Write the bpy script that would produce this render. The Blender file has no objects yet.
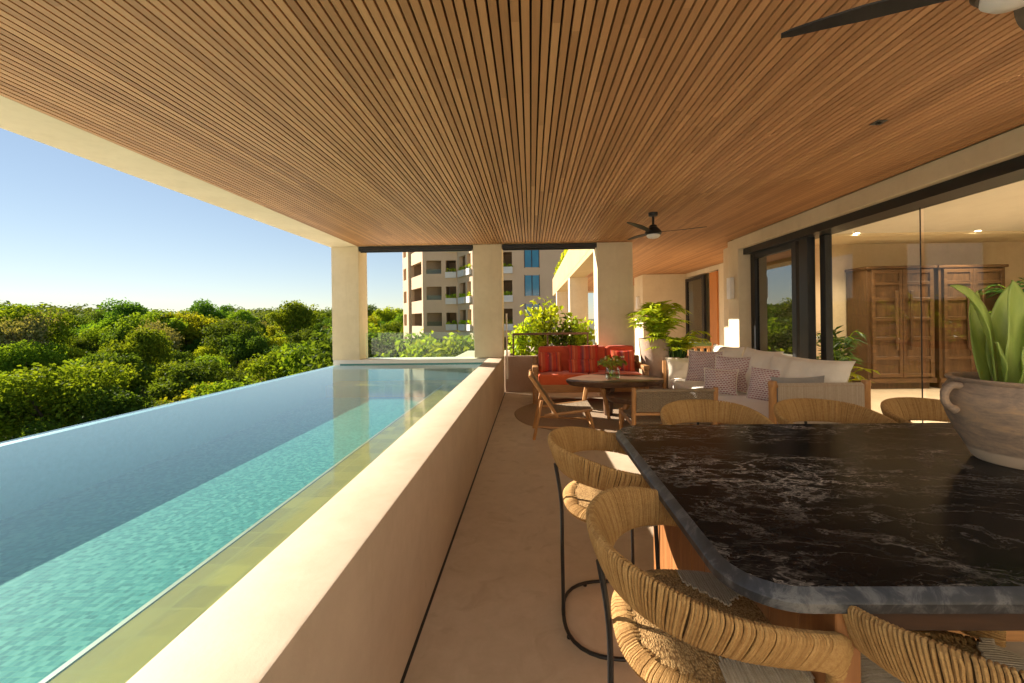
import bpy, bmesh, math, random
from mathutils import Vector, Matrix, noise as mnoise
R = math.radians
SC = bpy.context.scene
COL = SC.collection
# ------------------------------------------------------------------ camera
cam = bpy.data.cameras.new('camera'); camo = bpy.data.objects.new('camera', cam); COL.objects.link(camo)
cam.sensor_width = 36; cam.lens = 410/1024*36; cam.clip_start = .02; cam.clip_end = 6000
cam.shift_x = -11.4/1024; cam.shift_y = -21.5/1024
Bm = Matrix(((1,0,0),(0,0,-1),(0,1,0)))
camo.matrix_world = Matrix.Translation((0,0,1.6)) @ (Matrix.Rotation(R(1.06),3,'Z') @ Bm @ Matrix.Rotation(-.013,3,'Z')).to_4x4()
SC.camera = camo
# ------------------------------------------------------------------ sky, sun, exposure
SUNV = Vector((-.89,.46,.49)).normalized()          # towards the sun
w = bpy.data.worlds.new('World'); SC.world = w; w.use_nodes = True
nt = w.node_tree; nt.nodes.clear()
sky = nt.nodes.new('ShaderNodeTexSky'); sky.sky_type = 'NISHITA'; sky.sun_disc = False
sky.sun_elevation = math.asin(SUNV.z); sky.sun_rotation = math.atan2(SUNV.x, SUNV.y)
sky.air_density = 1.0; sky.dust_density = 0; sky.ozone_density = .3
bg = nt.nodes.new('ShaderNodeBackground'); bg.inputs[1].default_value = .05
wo = nt.nodes.new('ShaderNodeOutputWorld')
gm = nt.nodes.new('ShaderNodeGamma'); gm.inputs[1].default_value = .72      # tone curve flattens the sky's range; the multiply below dims it against clipping
ml = nt.nodes.new('ShaderNodeMix'); ml.data_type = 'RGBA'; ml.blend_type = 'MULTIPLY'; ml.inputs[0].default_value = 1; ml.inputs[7].default_value = (.55,.57,.61,1)
nt.links.new(sky.outputs[0], gm.inputs[0]); nt.links.new(gm.outputs[0], ml.inputs[6]); nt.links.new(ml.outputs[2], bg.inputs[0]); nt.links.new(bg.outputs[0], wo.inputs[0])
sl = bpy.data.lights.new('sun','SUN'); sl.energy = 2.4; sl.angle = R(.5); sl.color = (1,.88,.73)
so = bpy.data.objects.new('sun', sl); COL.objects.link(so)
so.rotation_euler = SUNV.to_track_quat('Z','Y').to_euler(); so.location = (-30,15,30)
SC.view_settings.view_transform = 'Standard'; SC.view_settings.look = 'None'
SC.view_settings.gamma = 1; SC.view_settings.use_curve_mapping = False
SC.view_settings.exposure = 2.68
SC.render.engine = 'CYCLES'
cy = SC.cycles
cy.use_denoising = True
try: cy.denoiser = 'OPENIMAGEDENOISE'
except Exception: pass
cy.max_bounces = 10; cy.diffuse_bounces = 7; cy.glossy_bounces = 4; cy.transmission_bounces = 6; cy.transparent_max_bounces = 10
cy.blur_glossy = 0; cy.sample_clamp_indirect = 30

# ------------------------------------------------------------------ node helpers
def newmat(name):
    m = bpy.data.materials.new(name); m.use_nodes = True
    nt = m.node_tree; nt.nodes.clear()
    out = nt.nodes.new('ShaderNodeOutputMaterial')
    return m, nt, out
def schlick(k,f0,normal=None):
    d={'Blend':.5}
    if normal is not None: d['Normal']=normal
    fc=k.n('ShaderNodeLayerWeight',d).outputs['Facing']
    return k.math('MULTIPLY_ADD',k.math('POWER',fc,5.0),1-f0,f0)
class N:
    def __init__(s, nt): s.nt = nt
    def n(s, t, ins=None, **kw):
        nd = s.nt.nodes.new(t)
        for k, v in kw.items(): setattr(nd, k, v)
        for k, v in (ins or {}).items():
            sk = nd.inputs[k]
            if isinstance(v, bpy.types.NodeSocket): s.nt.links.new(v, sk)
            else: sk.default_value = v
        return nd
    def coord(s, scale=(1,1,1), kind='Object', rot=(0,0,0)):
        tc = s.n('ShaderNodeTexCoord')
        mp = s.n('ShaderNodeMapping', {'Vector': tc.outputs[kind], 'Scale': scale, 'Rotation': rot})
        return mp.outputs[0]
    def noise(s, vec, scale=5, detail=4, rough=.55, dist=0):
        return s.n('ShaderNodeTexNoise', {'Vector': vec, 'Scale': scale, 'Detail': detail, 'Roughness': rough, 'Distortion': dist})
    def ramp(s, fac, stops, interp='LINEAR'):
        nd = s.n('ShaderNodeValToRGB', {'Fac': fac}); cr = nd.color_ramp; cr.interpolation = interp
        while len(cr.elements) > 1: cr.elements.remove(cr.elements[-1])
        for i, (p, c) in enumerate(stops):
            e = cr.elements[0] if i == 0 else cr.elements.new(p)
            e.position = p; e.color = (c[0], c[1], c[2], 1) if hasattr(c,'__len__') else (c,c,c,1)
        return nd.outputs[0]
    def mix(s, fac, a, b, mode='MIX'):
        nd = s.n('ShaderNodeMix', data_type='RGBA', blend_type=mode)
        for k, v in ((0,fac),(6,a),(7,b)):
            sk = nd.inputs[k]
            if isinstance(v, bpy.types.NodeSocket): s.nt.links.new(v, sk)
            else: sk.default_value = (v[0],v[1],v[2],1) if hasattr(v,'__len__') and k else v
        return nd.outputs[2]
    def math(s, op, a, b=0.0, c=0.0):
        return s.n('ShaderNodeMath', {0:a, 1:b, 2:c}, operation=op).outputs[0]
    def bump(s, h, strength=.3, dist=.01, normal=None):
        d = {'Height': h, 'Strength': strength, 'Distance': dist}
        if normal is not None: d['Normal'] = normal
        return s.n('ShaderNodeBump', d).outputs[0]
    def bsdf(s, out, color, rough=.5, normal=None, metal=0, spec=.5, **kw):
        d = {'Base Color': color if isinstance(color, bpy.types.NodeSocket) else (*color[:3],1), 'Roughness': rough, 'Metallic': metal, 'Specular IOR Level': spec}
        if normal is not None: d['Normal'] = normal
        d.update(kw)
        b = s.n('ShaderNodeBsdfPrincipled', d)
        s.nt.links.new(b.outputs[0], out.inputs[0])
        return b
def M(name, c1, c2=None, scale=5, rough=.6, bump=0, bscale=40, bdist=.004, stretch=(1,1,1), metal=0, spec=.4, c3=None):
    m, nt, out = newmat(name); k = N(nt); v = k.coord(stretch)
    if c2 is None: col = c1
    else:
        f = k.noise(v, scale, 6, .6).outputs[0]
        col = k.ramp(f, [(.3,c1),(.7,c2)] if c3 is None else [(.25,c1),(.5,c2),(.75,c3)])
    nm = None
    if bump: nm = k.bump(k.noise(v, bscale, 4).outputs[0], bump, bdist)
    k.bsdf(out, col, rough, nm, metal, spec)
    return m
def wood(name, c1, c2, axis='X', scale=1., rough=.5, bump=.15):
    m, nt, out = newmat(name); k = N(nt)
    st = {'X':(.12,1,1),'Y':(1,.12,1),'Z':(1,1,.12)}[axis]
    v = k.coord(tuple(q*scale for q in st))
    n1 = k.noise(v, 16, 8, .62, 1.4).outputs[0]
    n2 = k.noise(v, 70, 4, .6).outputs[0]
    rnd = k.n('ShaderNodeObjectInfo').outputs['Random']
    f = k.math('ADD', k.math('MULTIPLY', n1, .75), k.math('MULTIPLY', n2, .25))
    col = k.ramp(f, [(.32,c1),(.52,[(a+b)/2 for a,b in zip(c1,c2)]),(.68,c2)])
    hs = k.n('ShaderNodeHueSaturation', {'Color':col,'Value':k.math('MULTIPLY_ADD',rnd,.24,.88)}).outputs[0]
    k.bsdf(out, hs, k.math('MULTIPLY_ADD', n1, .25, rough-.12), k.bump(f, bump, .004))
    return m
# ------------------------------------------------------------------ mesh builder
class MB:
    def __init__(s): s.v=[]; s.f=[]
    def add(s, vs, fs, mtx=None):
        o=len(s.v)
        s.v += [tuple(mtx@Vector(p)) for p in vs] if mtx is not None else [tuple(p) for p in vs]
        s.f += [tuple(i+o for i in f) for f in fs]; return s
    def b(s, x0,x1,y0,y1,z0,z1, bev=0, mtx=None, seg=1):
        if bev<=0:
            vs=[(x,y,z) for z in (z0,z1) for y in (y0,y1) for x in (x0,x1)]
            return s.add(vs,[(0,2,3,1),(4,5,7,6),(0,1,5,4),(2,6,7,3),(0,4,6,2),(1,3,7,5)],mtx)
        bm=bmesh.new(); bmesh.ops.create_cube(bm,size=1)
        for v in bm.verts: v.co=Vector(((x0+x1)/2+v.co.x*(x1-x0),(y0+y1)/2+v.co.y*(y1-y0),(z0+z1)/2+v.co.z*(z1-z0)))
        bmesh.ops.bevel(bm,geom=bm.edges[:],offset=bev,segments=seg,affect='EDGES',profile=.6)
        return s.bm(bm,mtx)
    def bm(s,bm,mtx=None):
        bm.verts.index_update()
        s.add([v.co.copy() for v in bm.verts],[[v.index for v in f.verts] for f in bm.faces],mtx); bm.free(); return s
    def tube(s, pts, r, n=8, closed=False, caps=True, flat=1.0, up=None, mtx=None):
        pts=[Vector(p) for p in pts]; L=len(pts); rs=r if hasattr(r,'__len__') else [r]*L
        vs=[];fs=[]; prev=None
        for i,p in enumerate(pts):
            a=pts[(i-1)%L] if (closed or i) else p; c=pts[(i+1)%L] if (closed or i<L-1) else p
            t=(c-a); t=t.normalized() if t.length>1e-9 else Vector((0,0,1))
            if prev is None:
                u=Vector(up) if up else (Vector((0,0,1)) if abs(t.z)<.9 else Vector((1,0,0)))
            else: u=prev
            u=(u-t*u.dot(t)); u=u.normalized() if u.length>1e-6 else t.orthogonal().normalized()
            prev=u; w_=t.cross(u)
            for j in range(n):
                an=2*math.pi*j/n
                vs.append(p+(w_*math.cos(an)+u*math.sin(an)*flat)*rs[i])
        for i in range(L if closed else L-1):
            for j in range(n):
                a=i*n+j;b_=i*n+(j+1)%n;c=((i+1)%L)*n+(j+1)%n;d=((i+1)%L)*n+j
                fs.append((a,b_,c,d))
        if caps and not closed:
            fs.append(tuple(reversed(range(n)))); fs.append(tuple(range((L-1)*n,L*n)))
        return s.add(vs,fs,mtx)
    def lathe(s, prof, n=32, c=(0,0,0), mtx=None, fn=None):
        vs=[];fs=[]
        for (r,z) in prof:
            for j in range(n):
                a=2*math.pi*j/n; q=fn(a) if fn else 1
                vs.append((c[0]+r*q*math.cos(a),c[1]+r*q*math.sin(a),c[2]+z))
        L=len(prof)
        for i in range(L-1):
            for j in range(n): fs.append((i*n+j,i*n+(j+1)%n,(i+1)*n+(j+1)%n,(i+1)*n+j))
        if prof[0][0]>1e-5: fs.append(tuple(reversed(range(n))))
        if prof[-1][0]>1e-5: fs.append(tuple(range((L-1)*n,L*n)))
        return s.add(vs,fs,mtx)
    def prism(s, poly, z0, z1, mtx=None):
        n=len(poly)
        vs=[(x,y,z0) for x,y in poly]+[(x,y,z1) for x,y in poly]
        fs=[tuple(reversed(range(n))),tuple(range(n,2*n))]+[(i,(i+1)%n,n+(i+1)%n,n+i) for i in range(n)]
        return s.add(vs,fs,mtx)
    def build(s, name, mat, parent=None, origin=None, smooth=35, world=False):
        me=bpy.data.meshes.new(name)
        off=Vector((0,0,0))
        if world and parent: off=parent.location.copy()
        if origin is not None: off=Vector(origin)
        me.from_pydata([Vector(v)-off for v in s.v],[],s.f)
        if smooth:
            for p in me.polygons: p.use_smooth=True
            me.set_sharp_from_angle(angle=R(smooth))
        if mat: me.materials.append(mat)
        me.update()
        o=bpy.data.objects.new(name,me); COL.objects.link(o)
        if parent: o.parent=parent
        elif origin is not None: o.location=origin
        return o
def tag(o,label=None,cat=None,group=None,kind=None):
    if label: o['label']=label
    if cat: o['category']=cat
    if group: o['group']=group
    if kind: o['kind']=kind
    return o
def thing(name,label,cat,loc=(0,0,0),rz=0,group=None):
    o=bpy.data.objects.new(name,None); COL.objects.link(o); o.empty_display_size=.1
    o.location=loc; o.rotation_euler=(0,0,rz); return tag(o,label,cat,group)
def dup(src,loc=None,rz=None,label=None,scale=None):
    kids={}
    for o in list(COL.objects):
        if o.parent: kids.setdefault(o.parent.name,[]).append(o)
    def rec(o,par):
        c=o.copy(); COL.objects.link(c); c.parent=par
        for ch in kids.get(o.name,[]): rec(ch,c)
        return c
    c=rec(src,None)
    if loc is not None: c.location=loc
    if rz is not None: c.rotation_euler=(0,0,rz)
    if scale is not None: c.scale=scale
    if label: c['label']=label
    return c
def catmull(P,n=8):
    out=[];L=len(P); P=[Vector(p) for p in P]
    for i in range(L-1):
        a=P[max(i-1,0)];b=P[i];c=P[i+1];d=P[min(i+2,L-1)]
        for j in range(n):
            t=j/n; out.append(.5*((2*b)+(c-a)*t+(2*a-5*b+4*c-d)*t*t+(3*b-a-3*c+d)*t**3))
    out.append(P[-1]); return out
def rotm(loc=(0,0,0),rx=0,ry=0,rz=0):
    return Matrix.Translation(loc)@Matrix.Rotation(rz,4,'Z')@Matrix.Rotation(ry,4,'Y')@Matrix.Rotation(rx,4,'X')

# ------------------------------------------------------------------ materials
def plaster(name,c1,c2,bump=.12,rough=.75,scale=1.6):
    m,nt,out=newmat(name);k=N(nt);v=k.coord()
    a=k.noise(v,scale,7,.62,.3).outputs[0]; b=k.noise(v,scale*7,5,.6).outputs[0]
    f=k.math('ADD',k.math('MULTIPLY',a,.7),k.math('MULTIPLY',b,.3))
    col=k.ramp(f,[(.34,c1),(.66,c2)])
    sp=k.noise(v,3.3,3,.7,.8).outputs[0]
    col=k.mix(k.ramp(sp,[(.68,0),(.74,.35)]),col,tuple(q*.72 for q in c1))
    dr=k.noise(k.coord((1,1,.10)),5,5,.65,.3).outputs[0]
    col=k.mix(k.ramp(dr,[(.55,0),(.75,.30)]),col,tuple(q*.80 for q in c1))
    k.bsdf(out,col,k.math('MULTIPLY_ADD',b,.2,rough-.1),k.bump(k.noise(v,60,5,.65).outputs[0],bump,.004),spec=.12)
    return m
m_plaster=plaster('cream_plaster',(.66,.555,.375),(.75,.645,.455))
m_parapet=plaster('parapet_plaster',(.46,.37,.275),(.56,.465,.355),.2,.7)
m_inwall=plaster('interior_plaster',(.55,.44,.28),(.64,.52,.35),.1)
m_white=M('white_paint',(.74,.71,.65),(.80,.77,.71),3,.7)
m_black=M('black_metal',(.012,.012,.012),(.02,.019,.018),8,.45,.05,120)
m_darkframe=M('dark_frame',(.016,.017,.018),(.024,.025,.026),4,.4)
m_brownmetal=M('brown_metal',(.10,.05,.025),(.15,.08,.04),8,.55)
def floor_mat():
    m,nt,out=newmat('polished_concrete');k=N(nt);v=k.coord()
    a=k.noise(v,.9,8,.65,.5).outputs[0];b=k.noise(v,9,6,.65,.6).outputs[0];c=k.noise(v,4,4,.5,1.2).outputs[0]
    f=k.math('ADD',k.math('MULTIPLY',a,.6),k.math('MULTIPLY',b,.4))
    col=k.ramp(f,[(.34,(.46,.36,.25)),(.5,(.53,.425,.305)),(.66,(.60,.49,.365))])
    col=k.mix(k.ramp(c,[(.56,0),(.70,.45)]),col,(.37,.275,.18))
    d=k.noise(v,55,3,.5).outputs[0]
    col=k.mix(k.ramp(d,[(.7,0),(.76,.3)]),col,(.28,.2,.13))
    k.bsdf(out,col,k.math('MULTIPLY_ADD',b,.3,.38),k.bump(b,.08,.004),spec=.35)
    return m
m_floor=floor_mat()
def slat_mat():
    m,nt,out=newmat('ceiling_slat_wood');k=N(nt);tc=k.n('ShaderNodeTexCoord').outputs['Object']
    sp=k.n('ShaderNodeSeparateXYZ',{0:tc})
    idx=k.math('FLOOR',k.math('DIVIDE',k.math('ADD',sp.outputs[0],3.65),.0556))
    wn=k.n('ShaderNodeTexWhiteNoise',{'W':idx},noise_dimensions='1D').outputs[0]
    # each slat is jointed from boards about 2.9 m long, shifted from slat to slat
    bi=k.math('FLOOR',k.math('MULTIPLY_ADD',sp.outputs[1],1/2.9,k.math('MULTIPLY',wn,5.3)))
    w2=k.n('ShaderNodeTexWhiteNoise',{'Vector':k.n('ShaderNodeCombineXYZ',{0:idx,1:bi}).outputs[0]},noise_dimensions='2D').outputs[0]
    mp=k.n('ShaderNodeMapping',{'Vector':tc,'Scale':(1,.06,1)}).outputs[0]
    g=k.noise(mp,60,6,.6,1.).outputs[0]
    big=k.noise(k.n('ShaderNodeMapping',{'Vector':tc,'Scale':(1,.35,1)}).outputs[0],1.4,4,.6).outputs[0]
    f=k.math('ADD',k.math('MULTIPLY_ADD',w2,.46,-.02),k.math('ADD',k.math('MULTIPLY',g,.33),k.math('MULTIPLY',big,.3)))
    col=k.ramp(f,[(.25,(.35,.172,.070)),(.5,(.45,.23,.096)),(.75,(.55,.295,.130))])
    k.bsdf(out,col,.55,k.bump(g,.1,.003),spec=.3)
    return m
m_slat=slat_mat()
m_slatback=M('slat_backing',(.035,.022,.013),(.05,.03,.018),4,.9)
def tile_mat(name,c3,mort,bw=.028):
    m,nt,out=newmat(name);k=N(nt);v=k.coord()
    br=k.n('ShaderNodeTexBrick',{'Vector':v,'Scale':1,'Brick Width':bw,'Row Height':bw,'Mortar Size':bw*.045,'Color1':(0,0,0,1),'Color2':(1,1,1,1),'Mortar':(.5,.5,.5,1)},offset=0)
    cell=br.outputs[0]
    n1=k.noise(v,26,3,.6).outputs[0];n2=k.noise(v,1.2,4,.6).outputs[0]
    f=k.math('ADD',k.math('MULTIPLY',cell,.55),k.math('ADD',k.math('MULTIPLY',n1,.2),k.math('MULTIPLY',n2,.25)))
    col=k.ramp(f,c3)
    col=k.mix(br.outputs['Fac'],col,mort)
    k.bsdf(out,col,.6,spec=.03)
    return m
m_tile=tile_mat('pool_mosaic',[(.2,(.016,.125,.10)),(.5,(.032,.185,.145)),(.8,(.095,.28,.21))],(.08,.24,.15))
m_ledge=tile_mat('ledge_tile',[(.2,(.20,.14,.006)),(.5,(.26,.185,.010)),(.8,(.32,.24,.02))],(.27,.20,.015),.16)
def water_mat():
    m,nt,out=newmat('pool_water');k=N(nt);v=k.coord((1,.8,1))
    h=k.math('ADD',k.noise(v,6,3,.5,.6).outputs[0],k.math('MULTIPLY',k.noise(v,24,2,.5,.4).outputs[0],.45))
    nm=k.bump(h,.05,.010)
    fr=schlick(k,.03,nm)
    t=k.n('ShaderNodeBsdfTransparent',{'Color':(.82,.96,.97,1)}).outputs[0]
    g=k.n('ShaderNodeBsdfGlossy',{'Color':(1,1,1,1),'Roughness':.075,'Normal':nm}).outputs[0]
    mx=k.n('ShaderNodeMixShader',{0:fr,1:t,2:g}).outputs[0]
    df=k.n('ShaderNodeBsdfDiffuse',{'Color':(.24,.60,.82,1)}).outputs[0]     # light scattered back by the water itself
    mx=k.n('ShaderNodeMixShader',{0:.07,1:mx,2:df}).outputs[0]
    nt.links.new(mx,out.inputs[0]); return m
m_pside=M('pool_side_stone',(.05,.21,.20),(.08,.28,.27),30,.4)
m_palewin0=M('pale_trim_tile',(.26,.22,.10),(.33,.28,.13),8,.5)
m_water=water_mat()
def glass_mat(name,tint,rough=0.,ior=1.5):
    m,nt,out=newmat(name);k=N(nt)
    fr=schlick(k,((ior-1)/(ior+1))**2)
    t=k.n('ShaderNodeBsdfTransparent',{'Color':(*tint,1)}).outputs[0]
    g=k.n('ShaderNodeBsdfGlossy',{'Color':(1,1,1,1),'Roughness':rough}).outputs[0]
    nt.links.new(k.n('ShaderNodeMixShader',{0:fr,1:t,2:g}).outputs[0],out.inputs[0]); return m
m_clear=glass_mat('clear_glass',(.93,.96,.95),0,1.3)
m_rail_glass=glass_mat('balustrade_glass',(.80,.90,.86),0,1.4)
m_tint=glass_mat('tinted_glass',(.22,.25,.24),0,2.7)
m_vase=glass_mat('vase_glass',(.90,.95,.93),0,1.4)
def leaf_mat(name,c1,c2,scale=.8,trans=.35,rough=.55,rnd=.25,spec=.2):
    m,nt,out=newmat(name);k=N(nt);v=k.coord()
    f=k.noise(v,scale,3,.6).outputs[0]
    isl=k.n('ShaderNodeNewGeometry').outputs['Random Per Island']
    f=k.math('MULTIPLY_ADD',isl,.45,k.math('MULTIPLY',f,.6))
    col=k.ramp(f,[(.2,c1),(.75,c2)])
    oi=k.n('ShaderNodeObjectInfo').outputs['Random']
    col=k.n('ShaderNodeHueSaturation',{'Color':col,'Hue':k.math('MULTIPLY_ADD',oi,.045,.46),'Value':k.math('MULTIPLY_ADD',oi,rnd*2,1-rnd)}).outputs[0]
    d=k.n('ShaderNodeBsdfPrincipled',{'Base Color':col,'Roughness':rough,'Specular IOR Level':spec}).outputs[0]
    tcol=k.mix(1.,col,(1.25,1.1,.35),'MULTIPLY')
    t=k.n('ShaderNodeBsdfTranslucent',{'Color':tcol}).outputs[0]
    nt.links.new(k.n('ShaderNodeMixShader',{0:trans,1:d,2:t}).outputs[0],out.inputs[0]); return m
m_leafA=leaf_mat('forest_leaf_green',(.06,.14,.012),(.22,.36,.03),.7,.4,.75,.25,.06)
m_leafB=leaf_mat('forest_leaf_dark',(.035,.09,.014),(.12,.24,.03),.7,.4,.75,.25,.06)
m_leafC=leaf_mat('forest_leaf_yellow',(.15,.24,.014),(.36,.45,.03),.7,.45,.75,.25,.06)
m_leafD=leaf_mat('forest_leaf_brown',(.13,.13,.05),(.25,.25,.10),.7,.35,.8,.25,.05)
m_plantleaf=leaf_mat('planter_leaf',(.16,.29,.018),(.42,.55,.035),3,.5,.4)
m_darkleaf=leaf_mat('potted_leaf_dark',(.02,.07,.015),(.06,.15,.03),3,.25,.35)
m_bark=M('bark',(.10,.075,.05),(.17,.13,.09),6,.9,.4,20,.02)
m_soil=M('soil',(.04,.03,.02),(.08,.055,.035),20,.95,.5,60)
m_ground=M('forest_floor',(.05,.06,.02),(.12,.11,.05),.2,.95,c3=(.08,.10,.03))
def rope_mat(name,c1,c2,c3,tw=260):
    m,nt,out=newmat(name);k=N(nt);v=k.coord()
    isl=k.n('ShaderNodeNewGeometry').outputs['Random Per Island']
    f=k.math('ADD',k.math('MULTIPLY',isl,.35),k.math('MULTIPLY',k.noise(v,70,4,.6).outputs[0],.6))
    col=k.ramp(f,[(.2,c1),(.5,c2),(.85,c3)])
    h=k.noise(v,tw,3,.7).outputs[0]
    col=k.mix(k.ramp(h,[(.35,.45),(.6,0)]),col,c1)
    k.bsdf(out,col,.8,k.bump(h,.9,.003),spec=.25); return m
m_rope=rope_mat('tan_rope',(.27,.142,.046),(.42,.248,.088),(.55,.35,.14))
m_ropecore=M('rope_core',(.07,.038,.014),(.12,.07,.028),40,.9)
m_ropegrey=rope_mat('pale_seat_cord',(.34,.27,.18),(.46,.38,.27),(.56,.47,.36))
m_weave=rope_mat('brown_grey_weave',(.16,.115,.07),(.26,.20,.13),(.36,.29,.20))
m_weavelight=rope_mat('taupe_cord',(.36,.29,.21),(.45,.37,.28),(.53,.45,.35))
m_teak=wood('teak_wood',(.30,.135,.04),(.52,.27,.095),'Z',1.2)
m_teakx=wood('teak_wood_long',(.28,.125,.04),(.5,.26,.09),'X',1.2)
m_teaky=wood('teak_wood_deep',(.28,.125,.04),(.5,.26,.09),'Y',1.2)
m_apron=wood('dark_apron_wood',(.04,.018,.008),(.09,.04,.017),'X',1.)
m_tablewood=wood('table_base_wood',(.20,.075,.02),(.38,.17,.055),'Z',1.)
m_arm=wood('armoire_wood',(.055,.026,.009),(.155,.077,.029),'Z',.7)
m_armx=wood('armoire_rail_wood',(.062,.029,.010),(.17,.085,.033),'X',.7)
m_slabwood=wood('live_edge_wood',(.06,.03,.016),(.20,.11,.06),'X',.8,.4,.35)
m_door_orange=wood('orange_door_wood',(.42,.15,.035),(.56,.23,.06),'Z',1.)
def marble():
    m,nt,out=newmat('black_marble');k=N(nt);v=k.coord((.8,1.25,1),rot=(0,0,R(12)))
    d1=k.noise(v,1.8,6,.62).outputs['Color']
    vd=k.n('ShaderNodeVectorMath',{0:d1,1:(.5,.5,.5)},operation='SUBTRACT').outputs[0]
    def warped(a): 
        s=k.n('ShaderNodeVectorMath',{0:vd,'Scale':a},operation='SCALE').outputs[0]
        return k.n('ShaderNodeVectorMath',{0:v,1:s},operation='ADD').outputs[0]
    e=k.n('ShaderNodeTexVoronoi',{'Vector':warped(1.1),'Scale':1.5,'Randomness':1},feature='DISTANCE_TO_EDGE').outputs[0]
    big=k.ramp(e,[(0,1),(.006,.65),(.016,.1),(.04,0)])
    e2=k.n('ShaderNodeTexVoronoi',{'Vector':warped(1.6),'Scale':4.5,'Randomness':1},feature='DISTANCE_TO_EDGE').outputs[0]
    sm=k.ramp(e2,[(0,.5),(.012,.08),(.035,0)])
    n=k.noise(k.n('ShaderNodeMapping',{'Vector':warped(.35),'Scale':(.7,2.6,1),'Rotation':(0,0,R(-14))}).outputs[0],4.2,10,.72,.6).outputs[0]
    rid=k.math('ABSOLUTE',k.math('SUBTRACT',n,.5))
    wisp=k.ramp(rid,[(0,.42),(.01,.2),(.03,0)])
    mask=k.ramp(k.noise(v,2.1,4,.6,.5).outputs[0],[(.42,0),(.66,1)])
    mask2=k.ramp(k.noise(v,1.3,3,.6,.2).outputs[0],[(.45,.05),(.68,1)])
    cloud=k.ramp(k.noise(warped(.6),7,8,.7,.4).outputs[0],[(.56,0),(.9,.35)])
    n3=k.noise(k.n('ShaderNodeMapping',{'Vector':warped(.5),'Scale':(.55,1.9,1),'Rotation':(0,0,R(-24))}).outputs[0],2.2,9,.68,.4).outputs[0]
    lng=k.ramp(k.math('ABSOLUTE',k.math('SUBTRACT',n3,.52)),[(0,1),(.004,.5),(.011,.08),(.025,0)])
    veins=k.math('ADD',k.math('MULTIPLY',big,k.math('MULTIPLY',mask2,.7)),k.math('ADD',k.math('MULTIPLY',sm,mask2),k.math('ADD',k.math('MULTIPLY',wisp,k.math('MULTIPLY',mask2,.22)),k.math('MULTIPLY',lng,k.math('MULTIPLY_ADD',mask2,.75,.15)))))
    brk=k.ramp(k.noise(v,30,5,.75).outputs[0],[(.30,.2),(.55,1)])
    veins=k.math('MULTIPLY',veins,brk)
    veins=k.n('ShaderNodeClamp',{0:k.math('ADD',veins,k.math('MULTIPLY',cloud,k.math('MULTIPLY',mask,.10)))}).outputs[0]
    base=k.ramp(k.noise(v,6,6,.7).outputs[0],[(.3,(.004,.004,.004)),(.7,(.011,.0105,.010))])
    col=k.mix(veins,base,(.58,.52,.45))
    k.bsdf(out,col,k.math('MULTIPLY_ADD',veins,.15,.2),spec=.045); return m
m_marble=marble()
def marble_edge():
    m,nt,out=newmat('honed_marble_edge');k=N(nt);v=k.coord()
    n=k.noise(v,14,8,.7,.8).outputs[0]
    col=k.ramp(n,[(.3,(.022,.022,.022)),(.5,(.04,.04,.041)),(.62,(.12,.117,.112)),(.72,(.03,.03,.03))])
    k.bsdf(out,col,.36,k.bump(n,.2,.004),spec=.45); return m
m_marble_edge=marble_edge()
def rope_seat():
    m,nt,out=newmat('woven_seat_rope');k=N(nt);v=k.coord()
    vo=k.n('ShaderNodeTexVoronoi',{'Vector':k.coord((1,1.6,1)),'Scale':135,'Randomness':.9}).outputs[0]
    n=k.noise(v,30,5,.65).outputs[0]
    h=k.math('SUBTRACT',1.0,vo)
    col=k.ramp(k.math('ADD',k.math('MULTIPLY',h,.55),k.math('MULTIPLY',n,.45)),[(.28,(.16,.085,.03)),(.5,(.34,.205,.08)),(.72,(.50,.33,.145))])
    k.bsdf(out,col,.85,k.bump(k.math('ADD',h,k.math('MULTIPLY',n,.6)),.9,.0035),spec=.2); return m
m_ropeseat=rope_seat()
def fabric(name,c1,c2,sc=160,bump=.35):
    m,nt,out=newmat(name);k=N(nt);v=k.coord()
    n=k.noise(v,sc,2,.5).outputs[0]; b=k.noise(v,6,4,.6).outputs[0]
    col=k.ramp(k.math('ADD',k.math('MULTIPLY',n,.5),k.math('MULTIPLY',b,.5)),[(.3,c1),(.7,c2)])
    nm=k.bump(n,bump,.002); nm=k.bump(k.noise(v,9,3,.6,.8).outputs[0],.35,.02,nm)
    k.bsdf(out,col,.9,nm,spec=.15,**{'Sheen Weight':.2}); return m
m_cream=fabric('cream_fabric',(.74,.66,.53),(.84,.76,.64))
m_whitefab=fabric('white_fabric',(.78,.73,.66),(.86,.82,.76))
m_greyfab=fabric('grey_fabric',(.22,.21,.20),(.30,.29,.28))
m_orange=fabric('orange_fabric',(.62,.10,.035),(.72,.15,.05))
m_rust=fabric('rust_fabric',(.47,.065,.03),(.57,.10,.045))
m_greenfab=fabric('green_fabric',(.10,.16,.06),(.16,.22,.09))
def stripes():
    m,nt,out=newmat('striped_fabric');k=N(nt);tc=k.n('ShaderNodeTexCoord').outputs['Object']
    x=k.n('ShaderNodeSeparateXYZ',{0:tc}).outputs[0]
    f=k.math('FRACT',k.math('MULTIPLY_ADD',x,2.9,.5))
    col=k.ramp(f,[(0,(.50,.09,.04)),(.16,(.52,.05,.03)),(.30,(.38,.045,.04)),(.38,(.24,.06,.065)),(.46,(.34,.09,.09)),(.53,(.55,.13,.06)),(.60,(.50,.06,.035)),(.78,(.28,.055,.055)),(.85,(.55,.09,.04)),(.94,(.60,.17,.08))],'CONSTANT')
    k.bsdf(out,col,.9,k.bump(k.noise(tc,160,2).outputs[0],.3,.002),spec=.15); return m
m_stripe=stripes()
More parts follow.
